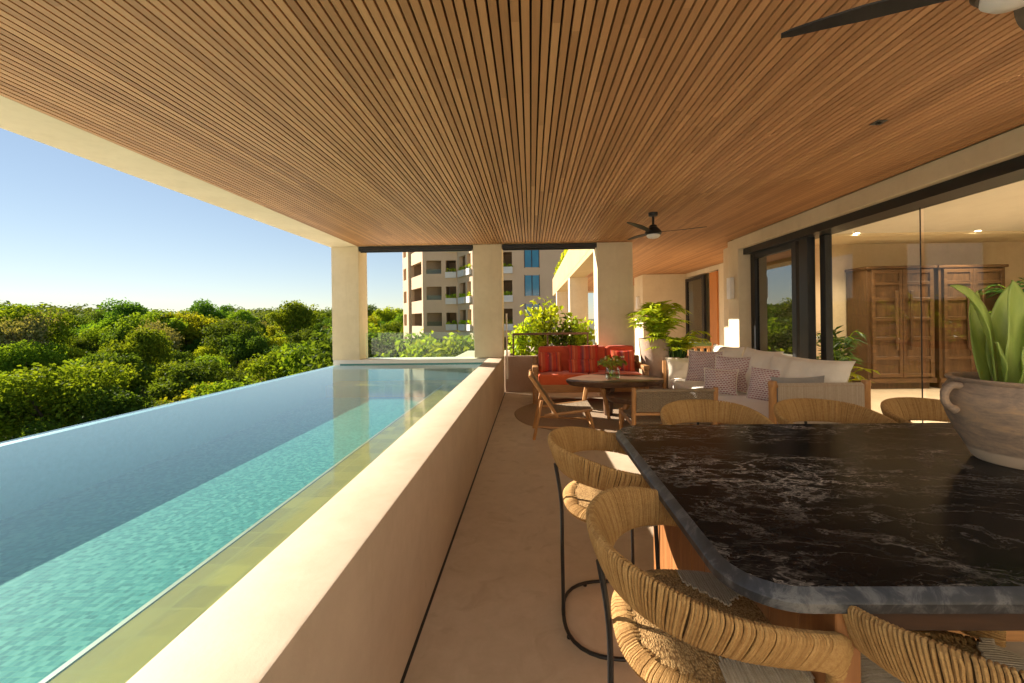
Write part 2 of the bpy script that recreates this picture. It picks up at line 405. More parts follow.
def dashes():
    m,nt,out=newmat('dashed_fabric');k=N(nt);v=k.coord(rot=(R(90),0,0))
    br=k.n('ShaderNodeTexBrick',{'Vector':v,'Scale':1,'Brick Width':.042,'Row Height':.026,'Mortar Size':.006,'Mortar Smooth':.3,'Color1':(.26,.085,.10,1),'Color2':(.42,.20,.20,1),'Mortar':(.70,.63,.58,1)},offset=.5)
    n=k.noise(v,120,3).outputs[0]
    col=k.mix(k.ramp(n,[(.45,0),(.75,.4)]),br.outputs[0],(.68,.60,.55))
    k.bsdf(out,col,.9,k.bump(br.outputs['Fac'],.4,.003),spec=.15); return m
m_dash=dashes()
def weave_mat():
    m,nt,out=newmat('woven_panel');k=N(nt);v=k.coord()
    wv=k.n('ShaderNodeTexWave',{'Vector':v,'Scale':22,'Distortion':.6,'Detail':2},bands_direction='X').outputs[0]
    wz=k.n('ShaderNodeTexWave',{'Vector':v,'Scale':30,'Distortion':.6,'Detail':2},bands_direction='Z').outputs[0]
    h=k.math('MULTIPLY',wv,wz)
    col=k.ramp(k.math('MULTIPLY_ADD',k.noise(v,40,3).outputs[0],.5,k.math('MULTIPLY',h,.6)),[(.2,(.10,.065,.035)),(.5,(.27,.20,.125)),(.8,(.42,.33,.22))])
    k.bsdf(out,col,.7,k.bump(h,.8,.006),spec=.25); return m
m_woven=weave_mat()
def pot_mat():
    m,nt,out=newmat('weathered_clay');k=N(nt);v=k.coord((1,1,2.2))
    z=k.n('ShaderNodeSeparateXYZ',{0:k.n('ShaderNodeTexCoord').outputs['Object']}).outputs[2]
    a=k.noise(v,7,8,.68,.8).outputs[0];b=k.noise(v,30,5,.6).outputs[0]
    col=k.ramp(k.math('ADD',k.math('MULTIPLY',a,.75),k.math('MULTIPLY',b,.25)),[(.3,(.15,.105,.075)),(.45,(.24,.17,.12)),(.55,(.33,.225,.145)),(.66,(.46,.28,.15))])
    edge=k.math('MULTIPLY_ADD',a,.03,z)
    low=k.ramp(edge,[(.062,1),(.070,0)])
    col=k.mix(low,col,(.46,.34,.235))
    k.bsdf(out,col,.6,k.bump(b,.35,.006),spec=.3); return m
m_pot=pot_mat()
def agave_mat():
    m,nt,out=newmat('broad_leaf');k=N(nt);v=k.coord((1,1,.25))
    n=k.noise(v,28,5,.6).outputs[0];b=k.noise(v,5,3).outputs[0]
    col=k.ramp(k.math('ADD',k.math('MULTIPLY',n,.5),k.math('MULTIPLY',b,.5)),[(.3,(.30,.42,.08)),(.55,(.46,.56,.15)),(.75,(.60,.66,.25))])
    d=k.n('ShaderNodeBsdfPrincipled',{'Base Color':col,'Roughness':.38,'Normal':k.bump(n,.15,.003)}).outputs[0]
    t=k.n('ShaderNodeBsdfTranslucent',{'Color':k.mix(1.,col,(1.2,1.15,.5),'MULTIPLY')}).outputs[0]
    nt.links.new(k.n('ShaderNodeMixShader',{0:.42,1:d,2:t}).outputs[0],out.inputs[0]); return m
m_agave=agave_mat()
m_concpot=plaster('pink_concrete',(.33,.235,.175),(.42,.31,.24),.25,.8,3)
m_rug=M('rug_weave',(.27,.19,.12),(.36,.26,.17),60,.95,.6,120,.006)
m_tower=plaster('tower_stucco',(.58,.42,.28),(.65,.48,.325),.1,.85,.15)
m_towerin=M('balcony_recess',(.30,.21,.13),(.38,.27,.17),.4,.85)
m_bluepane=M('teal_window',(.015,.16,.27),(.03,.22,.34),.3,.08,spec=.8)
m_palewin=M('planter_white',(.62,.60,.57),(.7,.68,.65),2,.7)
def emit(name,c,s):
    m,nt,out=newmat(name);k=N(nt)
    nt.links.new(k.n('ShaderNodeEmission',{0:(*c,1),1:s}).outputs[0],out.inputs[0]); return m
m_lamp=emit('lit_lamp',(1,.78,.48),9)
m_opal=M('opal_glass',(.75,.73,.68),(.8,.78,.73),5,.35)

ZC=3.2       # ceiling height
WL=.70       # water level
XG=4.49      # glass wall plane
# ================================================================== SETTING
fl=MB(); fl.b(-.6,13,-8,26,-.25,0); tag(fl.build('terrace_floor',m_floor),kind='structure')
# shadow gap between floor and pool wall
rp=MB(); rp.b(-.58,4.4,-5.99,-.9,.0005,.006); rp.b(-9,-4.3,-5.99,-5.01,-.2,.7); tag(rp.build('rear_bounce_paving',m_white),kind='structure')  # unseen white sheets, added to bounce sun in under the roof
g=MB(); g.b(-.6,-.585,-5,9.1,.001,.004)
tag(g.build('drain_gap',m_black,origin=(-.59,2,0)),'thin dark drainage gap along the foot of the pool wall','gap')
# ceiling
ce=MB(); bk=MB()
x=-3.65; i=0
while x<5.6:
    far=8.6 if x<1.4 else 24
    if x<4.15 or far>20:
        y0=1.0 if x<4.15 else 8.85
        ce.b(x+.006,x+.0482,y0,far,ZC,ZC+.038)
    x+=.0556
bk.b(-3.65,1.4,1.0,8.6,ZC+.040,ZC+.051); bk.b(1.4,4.2,1.0,24,ZC+.040,ZC+.051); bk.b(4.2,5.66,8.81,24,ZC+.040,ZC+.051)
ceil=ce.build('ceiling',m_slat,smooth=0); tag(ceil,kind='structure')
bko=bk.build('ceiling_backing',m_slatback,parent=ceil)
sb=MB(); sb.b(-3.65,4.7,1.0,8.6,ZC+.052,3.9); sb.b(4.71,13,-5,8.59,3.42,3.9); sb.b(1.42,13,8.6,26,ZC+.052,3.9)
tag(sb.build('roof_slab',m_plaster),kind='structure')
# flush access panel
p=MB()
for j in range(6): p.b(.25+j*.05+.006,.25+j*.05+.044,2.62,3.55,ZC-.006,ZC-.0005)
# ---------- pool
pool=MB()
pool.b(-4.05,-.90,-5,8.6,-.3,.128); 
tag(pool.build('pool_floor',m_tile),kind='structure')
ld_=MB(); ld_.b(-1.70,-.905,-5,7.95,.129,.36); ld_.b(-4.04,-.905,7.951,8.596,.129,.36); tag(ld_.build('pool_bench',m_ledge),kind='structure')
ld_=MB(); ld_.b(-1.725,-1.701,-5,7.95,.129,.364); tag(ld_.build('bench_nosing',m_palewin0),kind='structure')
pw=MB(); pw.b(-4.15,-4.05,-5,8.6,-6,WL-.012,.006)
tag(pw.build('infinity_edge',m_pside,origin=(-4.1,2,0)),'thin tiled overflow rim along the outer side of the pool','pool edge')
pin=MB(); pin.b(-.904,-.901,-5,8.6,.128,WL+.02); pin.b(-4.05,-.905,8.597,8.6,.128,WL+.02)
tag(pin.build('pool_lining',m_pside),kind='structure')
wa=MB(); nx,ny=2,2
wa.add([(-4.15,-5,WL),(-.904,-5,WL),(-.904,8.597,WL),(-4.15,8.597,WL)],[(0,1,2,3)])
tag(wa.build('pool_water',m_water,smooth=0),kind='structure')
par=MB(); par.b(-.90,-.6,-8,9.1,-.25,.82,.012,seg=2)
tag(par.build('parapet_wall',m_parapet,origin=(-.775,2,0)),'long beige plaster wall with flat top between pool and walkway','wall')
fw=MB(); fw.b(-4.2,-.902,8.602,9.1,-6,.80,.01,seg=2)
tag(fw.build('end_wall',m_white,origin=(-2.6,8.8,0)),'low white wall closing the far end of the pool','wall')
cw=MB(); cw.b(-4.6,-4.17,-5,9.1,-6,-.3); cw.b(-5.1,-4.6,-5,9.1,-6,.0)
tag(cw.build('overflow_channel',m_plaster),kind='structure')
lt=MB(); lt.b(-16,-5.11,-8,30,-2.6,-2.4); lt.b(-5.11,-.6,9.2,30,-2.6,-2.4); tag(lt.build('lower_bounce_deck',m_white),kind='structure')  # hidden pale deck, added to bounce sun up to beam and ceiling
bd=MB(); bd.b(-4.2,13,-5,26,-16,-6); bd.b(-4.03,13,-5,26,-6,-.3)
tag(bd.build('podium',m_plaster),kind='structure')
# ---------- beam and columns
rb=MB(); rb.b(-4.25,-3.65,1.0,9.1,ZC+.001,3.95)
tag(rb.build('roof_beam',m_plaster,origin=(-3.95,2,3.2)),'long cream roof beam running above the outer edge of the pool','beam')
def column(x0,x1,y0,y1,z0,z1,label,m=None):
    c=MB(); c.b(x0,x1,y0,y1,z0,z1,.008,seg=2)
    return tag(c.build('column',m or m_plaster,origin=((x0+x1)/2,(y0+y1)/2,z0)),label,'column')
column(-4.22,-3.64,8.62,9.08,.80,ZC-.001,'square cream column standing at the outer far corner of the pool')
column(-1.2,-.6,8.62,9.1,.82,ZC-.001,'square cream column standing on the end of the beige pool wall')
column(1.4,2.14,8.6,9.1,0,ZC-.001,'square cream column directly behind the red sofa')
column(1.4,2.05,14.7,15.3,0,3.1,'farther cream column seen between the planter shrubs and ceiling')
column(1.4,1.98,22,22.6,0,3.1,'farthest small cream column beyond the planter shrubs')
hb=MB(); hb.b(-3.65,1.42,8.601,9.1,ZC+.002,3.95)
tag(hb.build('header_beam',m_plaster,origin=(-1,8.8,3.2)),'cream header beam crossing above the far end of the pool','beam')
fb=MB(); fb.b(1.4,1.95,9.1,26,3.1,4.15)
tag(fb.build('fascia_beam',plaster('ochre_plaster',(.40,.30,.15),(.47,.36,.19)),origin=(1.6,15,3.1)),'tall cream roof fascia running away behind the rear columns','beam')
for (x0,x1,lb) in ((-3.63,-1.21,'dark roller blind box between the two columns at the pool end'),(-.59,1.39,'dark roller blind box above the planter shrubs')):
    r_=thing('roller_blind',lb,'roller blind',((x0+x1)/2,8.68,3.13),group='roller blinds under the far header')
    a=MB(); a.b(x0,x1,8.61,8.74,3.10,3.195,.01); a.build('blind_box',m_darkframe,r_,world=True)
    a=MB(); a.b(x0+.02,x1-.02,8.66,8.68,3.075,3.10,.004); a.build('bottom_bar',m_black,r_,world=True)
# ---------- wall side
hd=MB(); hd.b(4.2,4.66,-5,8.36,2.98,ZC-.001,.006); 
tag(hd.build('door_header',m_plaster,origin=(4.4,2,3)),'cream lintel band above the wide glass doors','lintel')
pl=thing('wall_pillar','cream pillar carrying the wall light beside the sofa','pillar',(4.35,8.6,0))
a=MB(); a.b(4.2,4.52,8.36,8.80,0,ZC-.001,.008,seg=2); a.build('pillar_body',m_plaster,pl,world=True)
s_=thing('wall_light','small white box wall light mounted on the cream pillar','wall light',(4.14,8.58,2.2))
a=MB(); a.b(4.10,4.185,8.5,8.66,1.98,2.42,.006); a.build('shade',m_opal,s_,world=True)
a=MB(); a.b(4.182,4.199,8.53,8.63,2.1,2.3,.003); a.build('back_plate',m_white,s_,world=True)
# door system
fr=thing('sliding_door','black framed sliding door with tinted glass beside the pillar','door',(XG,7.6,0))
a=MB(); a.b(XG-.05,XG+.06,8.2,8.355,0,2.86,.004); a.b(XG-.05,XG+.05,6.94,7.06,0,2.86,.004); a.b(XG-.05,XG+.05,7.06,8.2,2.76,2.86,.004); a.b(XG-.05,XG+.05,7.06,8.2,0.002,.1,.004)
a.build('door_frame',m_darkframe,fr,world=True)
a=MB(); a.b(XG-.006,XG+.006,7.06,8.2,.1,2.76); a.build('pane',m_tint,fr,world=True)
fr2=thing('door_track','black upper track and stacked posts of the opened glass doors','door frame',(XG,3,0))
a=MB(); a.b(4.30,4.68,-5,8.355,2.862,2.978); a.build('top_track',m_darkframe,fr2,world=True)
a=MB(); a.b(XG-.09,XG+.04,6.60,6.80,0,2.861,.004); a.build('post',m_darkframe,fr2,world=True)
a=MB(); a.b(XG+.05,XG+.16,6.40,6.52,0,2.861,.004); a.build('post',m_darkframe,fr2,world=True)
for (y0,y1,xx,lb) in ((4.91,6.395,XG+.1,'clear glass panel nearer the black door posts'),(2.6,4.89,XG+.13,'clear glass panel at the right edge of the opening')):
    q=thing('glass_door',lb,'glass door',(xx,(y0+y1)/2,0),group='clear glass panels in front of the living room')
    a=MB(); a.b(xx-.004,xx+.004,y0,y1,.012,2.86); a.build('pane',m_clear,q,world=True)
    a=MB(); a.b(xx-.006,xx+.006,y0-.006,y0,.012,2.86); a.build('edge_strip',m_darkframe,q,world=True)
    a=MB(); a.b(xx-.02,xx+.02,y0,y1,.0,.011); a.build('floor_rail',m_darkframe,q,world=True)
# interior room
rm=MB(); rm.b(4.55,13,9.62,9.75,0,3.4); tag(rm.build('interior_wall',m_inwall,origin=(8,9.7,0)),kind='structure')
rm=MB(); rm.b(13,13.15,-5,9.75,0,3.4); tag(rm.build('interior_side_wall',m_inwall,origin=(13,2,0)),kind='structure')
rm=MB(); rm.b(4.67,13,-5,9.62,3.3,3.4); rm.b(4.663,4.70,-5,9.62,2.98,3.4); tag(rm.build('interior_ceiling',m_white),kind='structure')
rm=MB(); rm.b(4.53,4.60,8.37,9.62,0,3.3); tag(rm.build('interior_return_wall',m_inwall),kind='structure')
rm=MB(); rm.b(-9,13.15,-6.2,-6,-6,8.5); tag(rm.build('rear_bounce_wall',m_white,origin=(3,-5.1,0)),kind='structure')  # out of view; made white, tall and wide to reflect sun forward
# far part of the terrace
fw2=MB(); fw2.b(5.66,5.8,12.0,12.45,0,ZC); fw2.b(5.66,5.8,9.75,12.0,2.9,ZC); fw2.b(5.66,5.8,12.45,15,3.05,ZC); fw2.b(5.9,6.0,9.75,15,0,ZC)
tag(fw2.build('recess_wall',m_plaster),kind='structure')
bx=thing('far_wall','cream wall block projecting at the far end of the terrace','wall',(4.9,15,0))
a=MB(); a.b(4.08,5.7,15.0,16.2,0,ZC-.001,.008); a.build('wall_body',m_plaster,bx,world=True)
s2=thing('wall_light','tiny lit box wall light on the far wall block','wall light',(4.0,15.5,2.2))
a=MB(); a.b(3.98,4.075,15.4,15.6,1.98,2.42,.006); a.build('shade',m_opal,s2,world=True)
d=thing('patio_door','dark framed glass door in the recess beyond the pillar','door',(5.66,14,0))
a=MB(); a.b(5.62,5.70,13.42,13.6,0,3.0); a.b(5.62,5.70,14.86,15,0,3.0); a.b(5.62,5.70,13.6,14.86,2.9,3.0); a.build('door_frame',m_darkframe,d,world=True)
a=MB(); a.b(5.655,5.665,13.6,14.86,0,2.9); a.build('pane',m_tint,d,world=True)
a=MB(); a.b(5.60,5.66,12.45,12.95,0,3.0,.005); od=a.build('wooden_door',m_door_orange,origin=(5.63,12.7,0)); tag(od,'open orange wood door leaf beyond the pillar','door')
a=MB(); a.b(3.9,4.3,19.5,19.7,0,2.7,.005); tag(a.build('wooden_door',m_door_orange,origin=(4.1,19.6,0)),'distant orange wood door right of the column behind the sofa','door')
a=MB(); a.b(4.3,6,20,20.2,0,ZC); tag(a.build('terrace_end_wall',m_plaster),kind='structure')

# planter wall + railing beyond the columns
pb=thing('planter_box','low beige planter wall behind the red sofa','planter',(.4,9.3,0))
a=MB(); a.b(-.6,1.4,9.11,9.23,0,.80,.008); a.b(-.6,1.4,10.4,10.5,0,.8); a.b(-.6,-.5,9.23,10.4,0,.8); a.b(1.3,1.4,9.23,10.4,0,.8); a.build('planter_wall',m_concpot,pb,world=True)
a=MB(); a.b(-.5,1.3,9.23,10.4,.5,.72); a.build('soil',m_soil,pb,world=True)
rl=thing('railing','low brown metal railing in front of the planter shrubs','railing',(.4,9.17,.8))
a=MB(); a.b(-.42,1.28,9.155,9.19,1.26,1.31,.004); a.build('top_rail',m_brownmetal,rl,world=True)
for xx in (-.42,.35,1.24):
    a=MB(); a.b(xx,xx+.035,9.156,9.189,.8,1.26,.003); a.build('post',m_brownmetal,rl,world=True)
pp=MB(); pp.tube([(-.54,9.06,.3),(-.54,9.06,1.75)],.018,8); tag(pp.build('pipe',m_white,origin=(-.54,9.06,.3)),'thin white pipe beside the column on the pool wall','pipe')
gb=thing('glass_balustrade','clear glass balustrade on the white wall between pool columns','balustrade',(-2.4,8.95,.8))
a=MB(); a.b(-3.63,-1.21,8.94,8.955,.801,1.36); a.build('pane',m_rail_glass,gb,world=True)
#SECTION2
# ================================================================== OBJECTS
rnd=random.Random(7)
# ---------- bar table
T=thing('bar_table','counter height table with black white-veined marble top on wooden base','table',(2.0,1.7,0))
def rrect(x0,x1,y0,y1,r,n=10):
    P=[]
    for (cx,cy,a0) in ((x1-r,y1-r,0),(x0+r,y1-r,90),(x0+r,y0+r,180),(x1-r,y0+r,270)):
        for j in range(n+1):
            a=R(a0+90*j/n); P.append((cx+r*math.cos(a),cy+r*math.sin(a)))
    return P
TX0,TX1,TY0,TY1,TZ=.49,3.7,.985,2.58,.94
a=MB(); prof=[(.006,TZ-.05),(0,TZ-.046),(0,TZ-.024),(.003,TZ-.020),(.026,TZ-.002),(.029,TZ)]
rings=[[(x,y,z) for x,y in rrect(TX0+o,TX1-o,TY0+o,TY1-o,.17-o)] for o,z in prof]
n=len(rings[0]); vs=[v for r_ in rings for v in r_]
fs=[(i*n+j,i*n+(j+1)%n,(i+1)*n+(j+1)%n,(i+1)*n+j) for i in range(len(rings)-1) for j in range(n)]
fs+=[tuple(reversed(range(n)))]
a.add(vs,fs); a2=MB(); a2.add(rings[-1],[tuple(range(n))]); tt_=a2.build('table_top',m_marble,T,world=True,smooth=0); ed_=a.build('edge_band',m_marble_edge,tt_)
for v in ed_.data.vertices: v.co-=Vector(T.location)
for yy in (1.02,2.45):
    a=MB(); a.b(.78,3.4,yy,yy+.05,.825,.889,.004); a.build('apron',m_apron,T,world=True)
for (x0,x1,y0,y1) in ((.725,.785,1.0,1.42),(.725,.785,1.62,2.5),(3.38,3.44,1.0,2.5)):
    a=MB(); 
    ys=[y0]; 
    while ys[-1]<y1-.09: ys.append(min(ys[-1]+.14,y1))
    if ys[-1]<y1: ys[-1]=y1
    for p,q in zip(ys,ys[1:]): a.b(x0,x1,p+.001,q-.001,.03,.893,.003)
    a.build('leg_panel',m_tablewood,T,world=True)
a=MB(); a.b(.745,.775,1.425,1.615,.2,.80,.003); a.build('infill_panel',m_apron,T,world=True)
a=MB(); a.b(.79,3.375,1.72,1.78,.25,.36,.004); a.build('stretcher',m_teakx,T,world=True)

# ---------- rope stools
def stool(name,label,loc,rz,group):
    S=thing(name,label,'stool',(0,0,0),0,group)
    keys=[(146,.64,.08),(145,.70,.08),(140,.755,.085),(128,.80,.09),(106,.833,.10),(76,.862,.12),(44,.886,.15),(0,.893,.165)]
    full=keys+[(-k[0],k[1],k[2]) for k in keys[-2::-1]]
    raw=catmull([(k[0],k[1]*100,k[2]*100) for k in full],14)
    def surf(aa,z):
        r_=.262+.14*max(z-.68,-.1)
        a_=R(aa); x=r_*1.06*math.sin(a_); y=-r_*math.cos(a_)
        if abs(aa)>90: x=r_*1.06*max(math.sin(a_),.0)**.6 if aa>0 else -r_*1.06*max(math.sin(-a_),0)**.6; y=-r_*math.cos(a_)*1.08
        return Vector((x,y,z))
    pts=[surf(p[0],p[1]/100) for p in raw]; wid=[p[2]/100 for p in raw]
    cum=[0]
    for p,q in zip(pts,pts[1:]): cum.append(cum[-1]+(q-p).length)
    L=cum[-1]
    def at(s):
        s=min(max(s,0),L-1e-6)
        import bisect
        i=min(max(bisect.bisect_right(cum,s)-1,0),len(pts)-2)
        t=(s-cum[i])/max(cum[i+1]-cum[i],1e-9)
        p=pts[i].lerp(pts[i+1],t); w_=wid[i]*(1-t)+wid[i+1]*t
        j=max(i-2,0);k=min(i+3,len(pts)-1)
        tg=(pts[k]-pts[j]).normalized()
        nr=Vector((p.x,p.y*1.0,-.10)).normalized(); nr=(nr-tg*nr.dot(tg)).normalized()
        return p,tg,nr,tg.cross(nr)*-1,w_
    prof=[]
    for j in range(16):
        an=2*math.pi*j/16; cx,cy_=math.cos(an),math.sin(an)
        prof.append((math.copysign(abs(cx)**.7,cx),math.copysign(abs(cy_)**.8,cy_)))
    core=MB(); rope=MB(); th=.0165
    vs=[];fs=[];K=90
    for i in range(K+1):
        p,tg,nr,up,w_=at(L*i/K)
        for (u,v) in prof: vs.append(p+up*u*(w_/2-.008)+nr*v*(th-.006))
    for i in range(K):
        for j in range(16): fs.append((i*16+j,i*16+(j+1)%16,(i+1)*16+(j+1)%16,(i+1)*16+j))
    fs.append(tuple(range(16))); fs.append(tuple(range(K*16,K*16+16)))
    core.add(vs,fs)
    s=.004; c=0
    while s<L-.004:
        p0,tg0,nr0,up0,w0=at(s)
        loop=[]; sl_=rnd.uniform(-.0012,.0012); grp=(c%5)
        for (u,v) in prof:
            outer=max(0,v); mid=(1-u*u)
            off=sl_+mid*(.25+.75*outer)*(grp-2)*-.0006+ u*outer*.004
            p,tg,nr,up,w_=at(s+off)
            loop.append(p+up*u*(w_/2)+nr*v*th)
        rope.tube(loop,.0043*rnd.uniform(.92,1.06),6,closed=True,up=tuple(tg0))
        s+=.0080+rnd.uniform(-.0005,.0005); c+=1
    bkr=rope.build('backrest',m_rope,S); core.build('backrest_core',m_ropecore,bkr)
    # seat
    def sq(a_,r_): 
        cx,cy_=math.cos(a_),math.sin(a_); q=(abs(cx)**2.6+abs(cy_)**2.6)**(-1/2.6)
        return Vector((cx*q*r_,cy_*q*r_*1.0,0))
    seat=MB()
    def zt(r_): return .655+.016*(1-(r_/.25)**2)
    vs=[];fs=[];A=48;rad=[0.001,.06,.12,.18,.225,.243,.247,.243,.22]
    for ri,r_ in enumerate(rad):
        for j in range(A):
            q=sq(2*math.pi*j/A,r_); z=(zt(r_)-.004) if ri<5 else [.649,.637,.625,.617][ri-5]
            vs.append((q.x,q.y,z))
    for i in range(len(rad)-1):
        for j in range(A): fs.append((i*A+j,i*A+(j+1)%A,(i+1)*A+(j+1)%A,(i+1)*A+j))
    fs.append(tuple(range((len(rad)-1)*A,len(rad)*A)))
    seat.add(vs,fs); so_=seat.build('seat',m_ropeseat,S,smooth=60)
    srs=(MB(),MB()); M_=215
    for k in range(M_):
        a_=2*math.pi*k/M_+rnd.uniform(-.008,.008)
        c_=abs(math.cos(a_))
        if c_>.66 and -.05<math.sin(a_)<.80: continue
        lp=[]
        for r_,z in ((.205+rnd.uniform(-.012,.012),zt(.2)-.004),(.214,zt(.214)+.0015),(.222,zt(.222)+.001),(.243,.652),(.2530,.639),(.246,.625),(.222,.614)):
            q=sq(a_,r_); lp.append((q.x,q.y,z))
        srs[math.sin(a_)>.3].tube(lp,.0044,5,caps=False)
    for sr in srs: sr.build('edge_cord',m_rope,so_)
    for sg in (-1,1):
        gp=MB()
        for k in range(27):
            y_=-.012+k*.0078; q=sq(math.atan2(y_,.235),.247)
            for _ in range(4): q=sq(math.atan2(y_,max(abs(q.x),.01)),.247)
            xo=abs(q.x); t_=abs(y_-.09)/.11
            lp=[(sg*(.06+.10*t_+rnd.uniform(-.008,.008)),y_,zt(.12)+.001),(sg*(.10+.09*t_),y_,zt(.16)+.003),(sg*(xo-.028),y_,zt(.22)+.003),(sg*(xo-.004),y_,.652),(sg*(xo+.005),y_,.638),(sg*xo,y_,.622),(sg*(xo-.03),y_,.614)]
            gp.tube(lp,.0041,5)
        gp.build('side_cord',m_ropegrey,so_)
    # frame
    rg=MB(); P=[]
    for j in range(40):
        q=sq(2*math.pi*j/40,.262); P.append((q.x,q.y,.016))
    rg.tube(P,.009,8,closed=True)
    for j in (3,13,23,33):
        rg.tube([(P[j][0],P[j][1],.0),(P[j][0],P[j][1],.012)],.011,8)
    rg.build('foot_ring',m_black,S)
    q=sq(R(270),.262); e=surf(0,.83)
    lg=MB(); lg.tube(catmull([(q.x,q.y,.016),(q.x,q.y-.002,.35),(q.x,q.y-.004,.62),(e.x,e.y-.010,.83)],5),.0092,8); lg.build('leg',m_black,S)
    for sx in (-1,1):
        q=sq(R(270+sx*120),.262)
        lg=MB(); lg.tube([(q.x,q.y,.016),(q.x*.98,q.y*.98,.3),(q.x*.92,q.y*.92,.62)],.0092,8); lg.build('leg',m_black,S)
    S.location=loc; S.rotation_euler=(0,0,rz); S.scale=(1.09,1.09,1); return S
GS='rope stools around the marble table'
st=stool('rope_stool','woven rope stool nearest the pool wall at the table near left corner',(.525,1.285,0),R(-95),GS)
dup(st,(.44,2.20,0),R(-90),'second woven rope stool along the left end of the marble table')
dup(st,(1.10,1.0,0),R(-3),'woven rope stool at the near edge of the table, its back to the viewer')
for X_,lb in ((1.26,'rope stool across the marble table, leftmost of the three far ones'),(2.07,'rope stool across the marble table, middle of the three far ones'),(2.84,'rope stool across the marble table, half behind the clay pot')):
    dup(st,(X_,2.83,0),R(180),lb)

# ---------- clay pot with broad leaved plant
PX,PY=2.16,1.86
pt=thing('clay_pot','large weathered clay pot with loop handles standing on the marble table','pot',(PX,PY,TZ+.001))
prof=[(.001,.0),(.135,0),(.148,.012),(.165,.05),(.195,.11),(.225,.18),(.243,.245),(.246,.285),(.236,.322),(.222,.343),(.220,.352),(.228,.360),(.230,.368),(.224,.374),(.206,.372),(.205,.35),(.21,.32),(.001,.318)]
a=MB(); a.lathe(prof,56,fn=lambda t:1+.006*math.sin(3*t+1)+.004*math.sin(5*t)); a.build('body',m_pot,pt)
for ang in (R(172),R(-8)):
    c_,s_2=math.cos(ang),math.sin(ang)
    lp=catmull([(.225,.335),(.262,.335),(.286,.300),(.280,.255),(.243,.225)],6)
    a=MB(); a.tube([(q.x*c_,q.x*s_2,q.y) for q in lp],[.019]*3+[.016]*(len(lp)-6)+[.02]*3,10); a.build('handle',m_pot,pt)
a=MB(); a.lathe([(.001,.33),(.2,.326)],24); a.build('soil',m_soil,pt)
pln=thing('broad_leaf_plant','pale green broad pointed leaves growing from the clay pot','plant',(PX-.045,PY,TZ+.33))
def leaf_blade(path,wmax,fold=.25,side=None,peak=.45,curl=0):
    P=catmull(path,7);L=len(P); vs=[];fs=[];W=7
    for i,p in enumerate(P):
        t=i/(L-1)
        w_=wmax*(math.sin(math.pi*min(1,(t/peak)*.5+.12)) if t<peak else max(0.015,math.cos(math.pi/2*((t-peak)/(1-peak)))**.8))
        tg=(P[min(i+1,L-1)]-P[max(i-1,0)]).normalized()
        sd=Vector(side) if side else Vector((1,0,0)); sd=(sd-tg*sd.dot(tg)).normalized(); nr=sd.cross(tg)
        for j in range(W):
            u=(j-(W-1)/2)/((W-1)/2)
            vs.append(p+sd*u*w_/2+nr*(abs(u)**1.5*fold*w_*.5+.004*math.sin(9*t+3*u)))
    for i in range(L-1):
        for j in range(W-1): fs.append((i*W+j,i*W+j+1,(i+1)*W+j+1,(i+1)*W+j))
    return vs,fs
blades=[ # path in pot space, width, side
 ([(-.01,-.03,0),(-.015,-.04,.16),(-.01,-.045,.30),(-.02,-.04,.475)],.150,(1,.1,0),.5),
 ([(-.05,0,0),(-.085,-.01,.16),(-.13,-.02,.30),(-.20,-.03,.415),(-.29,-.05,.455)],.105,(.75,.6,.4),.42),
 ([(.04,-.04,0),(.055,-.06,.12),(.05,-.07,.22),(.02,-.08,.33)],.115,(1,-.2,0),.5),
 ([(.07,-.01,0),(.11,-.01,.16),(.17,-.01,.31),(.22,-.02,.44)],.13,(.9,.3,-.4),.5),
 ([(.03,.05,0),(.05,.08,.18),(.10,.10,.33),(.18,.12,.48)],.13,(.9,-.2,-.4),.5),
 ([(.01,-.11,0),(.03,-.14,.06),(.06,-.155,.11),(.05,-.15,.165)],.13,(1,.1,-.1),.5),
 ([(-.06,-.04,0),(-.085,-.06,.08),(-.10,-.07,.14),(-.135,-.08,.21)],.045,(.7,.7,.3),.4),
 ([(.12,-.05,0),(.15,-.08,.12),(.17,-.09,.22),(.16,-.10,.34)],.095,(.8,-.5,0),.5),
 ([(-.03,.06,0),(-.04,.09,.2),(-.03,.11,.33),(.0,.12,.44)],.10,(1,.2,0),.5),
 ([(-.04,-.08,0),(-.05,-.10,.07),(-.055,-.11,.13),(-.07,-.12,.19)],.055,(1,.3,.1),.5)]
for pth,wm,sd,pk in blades:
    a=MB(); a.add(*leaf_blade(pth,wm,.3,sd,pk)); o=a.build('leaf',m_agave,pln,smooth=80)
    md=o.modifiers.new('thickness','SOLIDIFY'); md.thickness=.004

